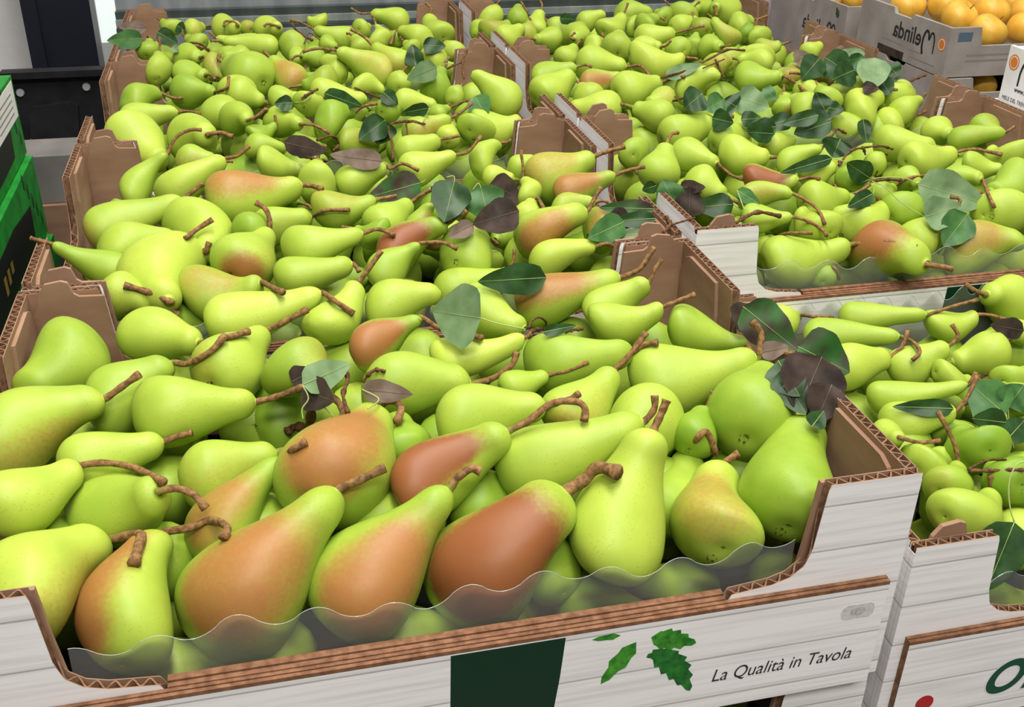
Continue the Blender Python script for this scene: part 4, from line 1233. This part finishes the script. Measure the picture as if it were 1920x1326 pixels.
# ------------------------------------------------------------------ apple cartons at the right; the grey ones are mirror reflections built solid
def seal(par, pos, R, ux, n, mats=('orange_ink', 'white')):
    for k, (f, m_) in enumerate(((1, mats[0]), (.8, mats[1]), (.68, mats[0]))):
        mb = MB(); mb.prism([(R*f*math.cos(a), R*f*math.sin(a)) for a in np.linspace(0, 2*math.pi, 25)[:-1]], np.array(pos)+np.array(n)*0.012*(k+1), ux, (0, 0, 1), n, .01)
        mb.build('printed_seal', M[m_], par)
def carton(name, x, y, z, sx, sy, h, mat, label, cut=True, rim='white'):
    e = empty(name, (x, y, z)); tag(e, label, 'crate', 'apple cartons')
    mb = MB(); mb.prism([(0, 0), (sy, 0), (sy, h*1.02), (sy*.62, h*1.02), (sy*.6, h*.9), (sy*.42, h*.9), (sy*.40, h), (0, h)], (0, 0, 0), (0, 1, 0), (0, 0, 1), (1, 0, 0), .7); left = mb.build('side_wall', mat, e)
    mb = MB()
    if cut: mb.prism([(0.7, 0), (sx-.7, 0), (sx-.7, h), (sx-5, h), (sx-6, h*.62), (6.6, h*.62), (6.0, h), (0.7, h)], (0, 0, 0), (1, 0, 0), (0, 0, 1), (0, 1, 0), .7)
    else: mb.box((.7, 0, 0), (sx-.7, .7, h))
    fr = mb.build('front_wall', mat, e)
    mb = MB(); mb.box((sx-.7, 0, 0), (sx, sy, h)); mb.build('side_wall', mat, e)
    mb = MB(); mb.box((.7, sy-.7, 0), (sx-.7, sy, h)); mb.build('back_wall', mat, e)
    mb = MB(); mb.box((.7, .7, 0), (sx-.7, sy-.7, .6)); mb.build('base', mat, e)
    mb = MB()
    for i in range(24):
        mb.box((0.05, i*sy/24, h), (.66, (i+.8)*sy/24, h+.05+.12*((i*7) % 3)))
    return e, left, fr
e, lf, fr = carton('apple_carton', 140, 118, 8.6, 44, 30, 8.6, M['grey_carton'], 'grey-white apple carton with reversed lettering and round orange seal')
ribbon_M(lf, (0, 4.2, 3.6), (0, 1, 0), (-1, 0, 0), 3.6, M['black_ink'])
text_mesh('lettering', 'elinda', 4.2, M['black_ink'], lf, (-.03, 8.2, 3.8), 0, .95, .06, False, (0, 1, 0), (-1, 0, 0))
seal(lf, (-.0, 2.0, 5.4), 1.2, (0, 1, 0), (-1, 0, 0))
for zz, ya, yb in ((2.4, 8, 12), (2.6, 14, 21), (1.2, 3, 11)):
    mb = MB(); mb.box((-.02, ya, zz), (0.0, yb, zz+.22)); mb.build('printed_line', M['grey_ink'], lf)
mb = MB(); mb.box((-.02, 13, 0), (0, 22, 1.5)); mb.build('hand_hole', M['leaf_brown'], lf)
mb = MB(); mb.box((1.6, -.02, 6.2), (4.4, 0, 7.8)); mb.build('printed_label', M['blue_ink'], fr)
for zz in (3.6, 2.6): 
    mb = MB(); mb.box((4, -.02, zz), (18, 0, zz+.35)); mb.build('printed_line', M['grey_ink'], fr)
k = 0
for dx, dy, dz in ((11, 5, 6.5), (19, 5, 6.6), (27, 5.2, 6.6), (10, 12.5, 7.6), (17, 13, 8.2), (25, 13, 7.8), (33, 6, 6.4), (12, 20, 8.2), (20, 21, 8.6), (28, 21, 8.2), (35, 14, 7.6), (6.5, 24, 7.4)):
    apple((140+dx, 118+dy, 8.6+dz), 3.5, M['apple'], 'yellow apple, %s in the %s of the carton with reversed lettering' % (
        (('leftmost', 'second from left', 'third from left', 'fourth from left')[k] if k < 3 else ('leftmost', 'second from left', 'third from left')[k-3] if k < 6 else 'fourth from left' if k == 6 else
         ('second from left', 'third from left', 'fourth from left')[k-7] if k < 10 else 'fourth from left' if k == 10 else 'leftmost'),
        'front row' if k < 3 or k == 6 else 'middle row' if k < 6 or k == 10 else 'back row'), 'yellow apples')
    k += 1
e, lf, fr = carton('apple_carton', 140, 117.4, 1.2, 44, 31, 7.2, M['grey_carton'], 'grey-white carton stacked under the carton with reversed lettering')
mb = MB(); mb.box((1.6, -.02, 3.2), (4.4, 0, 5.6)); mb.build('printed_label', M['blue_ink'], fr)
for q, dx in enumerate((12, 20, 28)): apple((140+dx, 123, 5.3), 2.9, M['apple'], 'shaded yellow apple, %s in the lower carton' % ('leftmost', 'middle one', 'rightmost')[q], 'yellow apples')
mb = MB(); mb.box((126, 58, -1.5), (186, 190, 1.0)); mb.box((126, 58, -90), (186, 190, -1.5)); tag(mb.build('side_stand', M['bracket']), 'dark stand under the apple cartons at right', 'stand')
# reflected carton farther back, left of the lettered one, also built solid
e, lf, fr = carton('apple_carton', 140, 153, 1.1, 40, 34, 13.2, M['grey_carton'], 'farther apple carton behind the large leaf pile, partly hidden', True)
ribbon_M(lf, (0, 3.5, 5.5), (0, 1, 0), (-1, 0, 0), 3.8, M['black_ink'])
text_mesh('lettering', 'elinda', 4.4, M['black_ink'], lf, (-.03, 8, 5.8), 0, .95, .06, False, (0, 1, 0), (-1, 0, 0))
mb = MB(); mb.prism(toothed_leaf((3.2, 11.6), (4.4, 13.6), 1.6, 3), (-.02, 0, -1.2), (0, 1, 0), (0, 0, 1), (-1, 0, 0), .01); mb.build('printed_leaf', M['leaf'], lf)
for q, (dx, dy) in enumerate(((5, 26), (5.5, 19), (13, 20), (13, 27))): apple((140+dx, 153+dy, 12.5), 3.4, M['apple'], 'yellow apple, %s seen above the farther carton' % ('back left one', 'front left one', 'front right one', 'back right one')[q], 'yellow apples')
# nearer white carton at the right edge
e, lf, fr = carton('apple_carton', 130.4, 62, 12.4, 40, 28, 8.2, M['white'], 'white apple carton cut by the right edge, round orange seal at its corner', False)
seal(lf, (0, 26.4, 6.2), 1.15, (0, -1, 0), (-1, 0, 0))
ribbon_M(lf, (0, 24.6, 3.5), (0, -1, 0), (-1, 0, 0), 3.8, M['black_ink'])
text_mesh('lettering', 'elinda', 4.4, M['black_ink'], lf, (-.03, 20.4, 3.6), 0, .95, .06, False, (0, -1, 0), (-1, 0, 0))
text_mesh('lettering', 'www.melinda.it', 1.0, M['black_ink'], lf, (-.03, 25.0, 2.3), 0, .95, .02, False, (0, -1, 0), (-1, 0, 0))
text_mesh('lettering', 'MELE DEL TRENTINO', .8, M['black_ink'], lf, (-.03, 27.3, .7), 0, .95, .0, False, (0, -1, 0), (-1, 0, 0))
e, lf, fr = carton('apple_carton', 128.6, 60, 1.1, 42, 32, 11.2, M['white'], 'white carton with torn top under the carton at the right edge', False)
# yellow fruit in the lowest right crate
for q, (u, v) in enumerate(((1855, 1312), (1780, 1335), (1925, 1322))):
    c = atY(u, v, 6.5); apple(c, 3.4, M['apple_bright'], 'bright yellow fruit under the lower right crate, %s' % ('middle one', 'leftmost', 'rightmost')[q], 'yellow fruit at the bottom right')

# ------------------------------------------------------------------ bars standing in for back mirror reflections, and packaging behind the crates
def slab(name, a, b, mat, label, cat):
    mb = MB(); mb.box(a, b); o = mb.build(name, mat, None, False, ((a[0]+b[0])/2, (a[1]+b[1])/2, a[2])); tag(o, label, cat); return o
slab('display_rail', (-3, 170, 12.9), (128, 172, 14.2), M['rail_dark'], 'upper dark horizontal rail behind the farthest crates', 'rail')
slab('display_rail', (-3, 169, 11.6), (128, 171, 12.85), M['rail_grey'], 'grey middle rail below the upper dark rail', 'rail')
slab('display_rail', (-3, 168, 10.9), (128, 170, 11.5), M['rail_dark'], 'thin dark rail just above the farthest pears', 'rail')
slab('display_rail', (-3, 167, 4.0), (128, 169, 10.8), M['rail_grey'], 'lowest grey rail behind the farthest pears', 'rail')
slab('display_rail', (-3, 172.5, 13.4), (128, 174, 30), M['rail_pale'], 'pale rail at the very top behind the farthest crates', 'rail')
slab('packaging_bag', (130, 196, 0.0), (165, 206, 8), M['purple'], 'purple and silver packaging behind the apple cartons', 'bag')
slab('shelf_edge', (166, 200, -2.2), (260, 206, 12), M['white'], 'bright white shelf edge above the apple cartons', 'shelf')

# ------------------------------------------------------------------ left side: dark column, black brackets, boxes
mb = MB(); mb.box((-20.2, 183, -90), (-8.9, 192, 60)); mb.box((-21.4, 181.6, -90), (-18.6, 183, 60))
tag(mb.build('column', M['navy'], None, False, (-14, 186, -90)), 'dark blue-black metal column at upper left', 'column')
mb = MB(); mb.box((-8.0, 184, -20), (-1.5, 184.4, 40)); tag(mb.build('glass_panel', M['pane'], None, False, (-5, 184, -20)), 'clear glass panel right of the dark column', 'panel')
M['lit'] = newmat('lit_panel', srgb(240, 240, 240), 0.5, 0.2)[0]  # glow added to mimic an overexposed bright patch; no lamp here
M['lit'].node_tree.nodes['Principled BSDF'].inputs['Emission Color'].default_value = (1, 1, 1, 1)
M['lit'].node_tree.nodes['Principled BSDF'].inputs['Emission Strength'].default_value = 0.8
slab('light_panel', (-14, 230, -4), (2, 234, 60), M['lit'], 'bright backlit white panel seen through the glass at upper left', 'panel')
br = empty('crate_bracket', (-12, 150, -20)); tag(br, 'black plastic bracket with screws left of the third left crate', 'bracket')
mb = MB(); mb.box((-9, 0, 2), (7.8, 2.2, 28.5)); mb.build('plate', M['bracket'], br)
mb = MB(); mb.prism([(-6, 15), (2, 16), (2.8, 22.5), (1.8, 23.4), (-4.6, 22.6), (-5.6, 21)], (0, 0, 0), (1, 0, 0), (0, 0, 1), (0, -1, 0), 1.6); mb.build('raised_panel', M['bracket'], br)
mb = MB(); mb.prism([(-1, 6), (6.4, 7), (7, 14.5), (0, 14)], (0, 0, 0), (1, 0, 0), (0, 0, 1), (0, -1, 0), 1.2); mb.build('raised_panel', M['bracket'], br)
mb = MB(); mb.box((-9, -1.6, 27.6), (7.8, 0, 28.7)); mb.build('lip', M['bracket'], br)
for (u, v) in ((162, 163), (38, 174), (64, 265)):
    q = atY(u, v, 150)-np.array([-12, 150, -20])
    mb = MB(); mb.tube([q+np.array([0, .1, 0]), q+np.array([0, -.35, 0])], [.75, .6], 12); mb.build('screw', M['steel'], br)
slab('grey_box', (-14, 115, -3), (-4.6, 124, 4.2), M['grey_box'], 'plain grey box in the gap left of the crates', 'box')
slab('brown_box', (-14, 114, -9.5), (-3.9, 124, -3.1), M['card'], 'brown cardboard box under the grey box in the left gap', 'box')
def green_box(loc, rz, w, d, h, label, white):
    e = empty('printed_box', loc); e.rotation_euler = (0, 0, rz); tag(e, label, 'box', 'green printed boxes')
    mb = MB(); mb.box((-w, 0, 0), (0, d, h)); mb.build('body', M['green_box'], e)
    mb = MB(); mb.prism([(-w*.95, h*.1), (-w*.22, h*.16), (-w*.2, h*.6), (-w*.5, h*.72), (-w*.95, h*.7)], (0, 0, 0), (1, 0, 0), (0, 0, 1), (0, -1, 0), .03); pn = mb.build('dark_panel', M['box_black'], e)
    for k in range(3):
        mb = MB(); mb.box((-w*.75+k*2.2, -.05, h*.3+k*.4), (-w*.75+k*2.2+1.2, -.035, h*.5)); mb.build('gold_letter', M['gold'], pn)
    for k in range(5):
        x = -w*(.05+.045*k); z = h*(.15+.17*k)
        mb = MB(); mb.prism(toothed_leaf((x, z), (x-.5, z+h*.22), 1.3, 2), (0, 0, 0), (1, 0, 0), (0, 0, 1), (0, -1, 0), .025); mb.build('printed_leaf', M['green_dark'], e)
    if white:
        mb = MB(); mb.box((-w*.42, -.04, h*.5), (-w*.02, 0, h*.95)); lb = mb.build('white_label', M['white'], e)
        for k in range(4):
            mb = MB(); mb.box((-w*.38, -.05, h*(.58+.08*k)), (-w*.08, -.042, h*(.6+.08*k))); mb.build('printed_line', M['grey_ink'], lb)
    return e
green_box((-9.2, 100, 9.6), math.pi/2, 34, 30, 10.2, 'green leafy printed box with white label, upper of the left stack', True)
green_box((-8.4, 99, -1.2), math.pi/2, 38, 30, 10.6, 'green and black printed box, lower of the left stack', False)
green_box((-7.6, 98, -13), math.pi/2, 40, 30, 11.6, 'green printed box at the bottom of the left stack', False)
mb = MB(); mb.box((-48, 50, -90), (-8, 112, -13.2)); tag(mb.build('side_stand', M['bracket']), 'dark stand under the green boxes at left', 'stand')
mb = MB(); mb.box((-20, 131, -90), (-3, 160, -20.1)); tag(mb.build('side_stand', M['bracket']), 'dark base under the black bracket at left', 'stand')
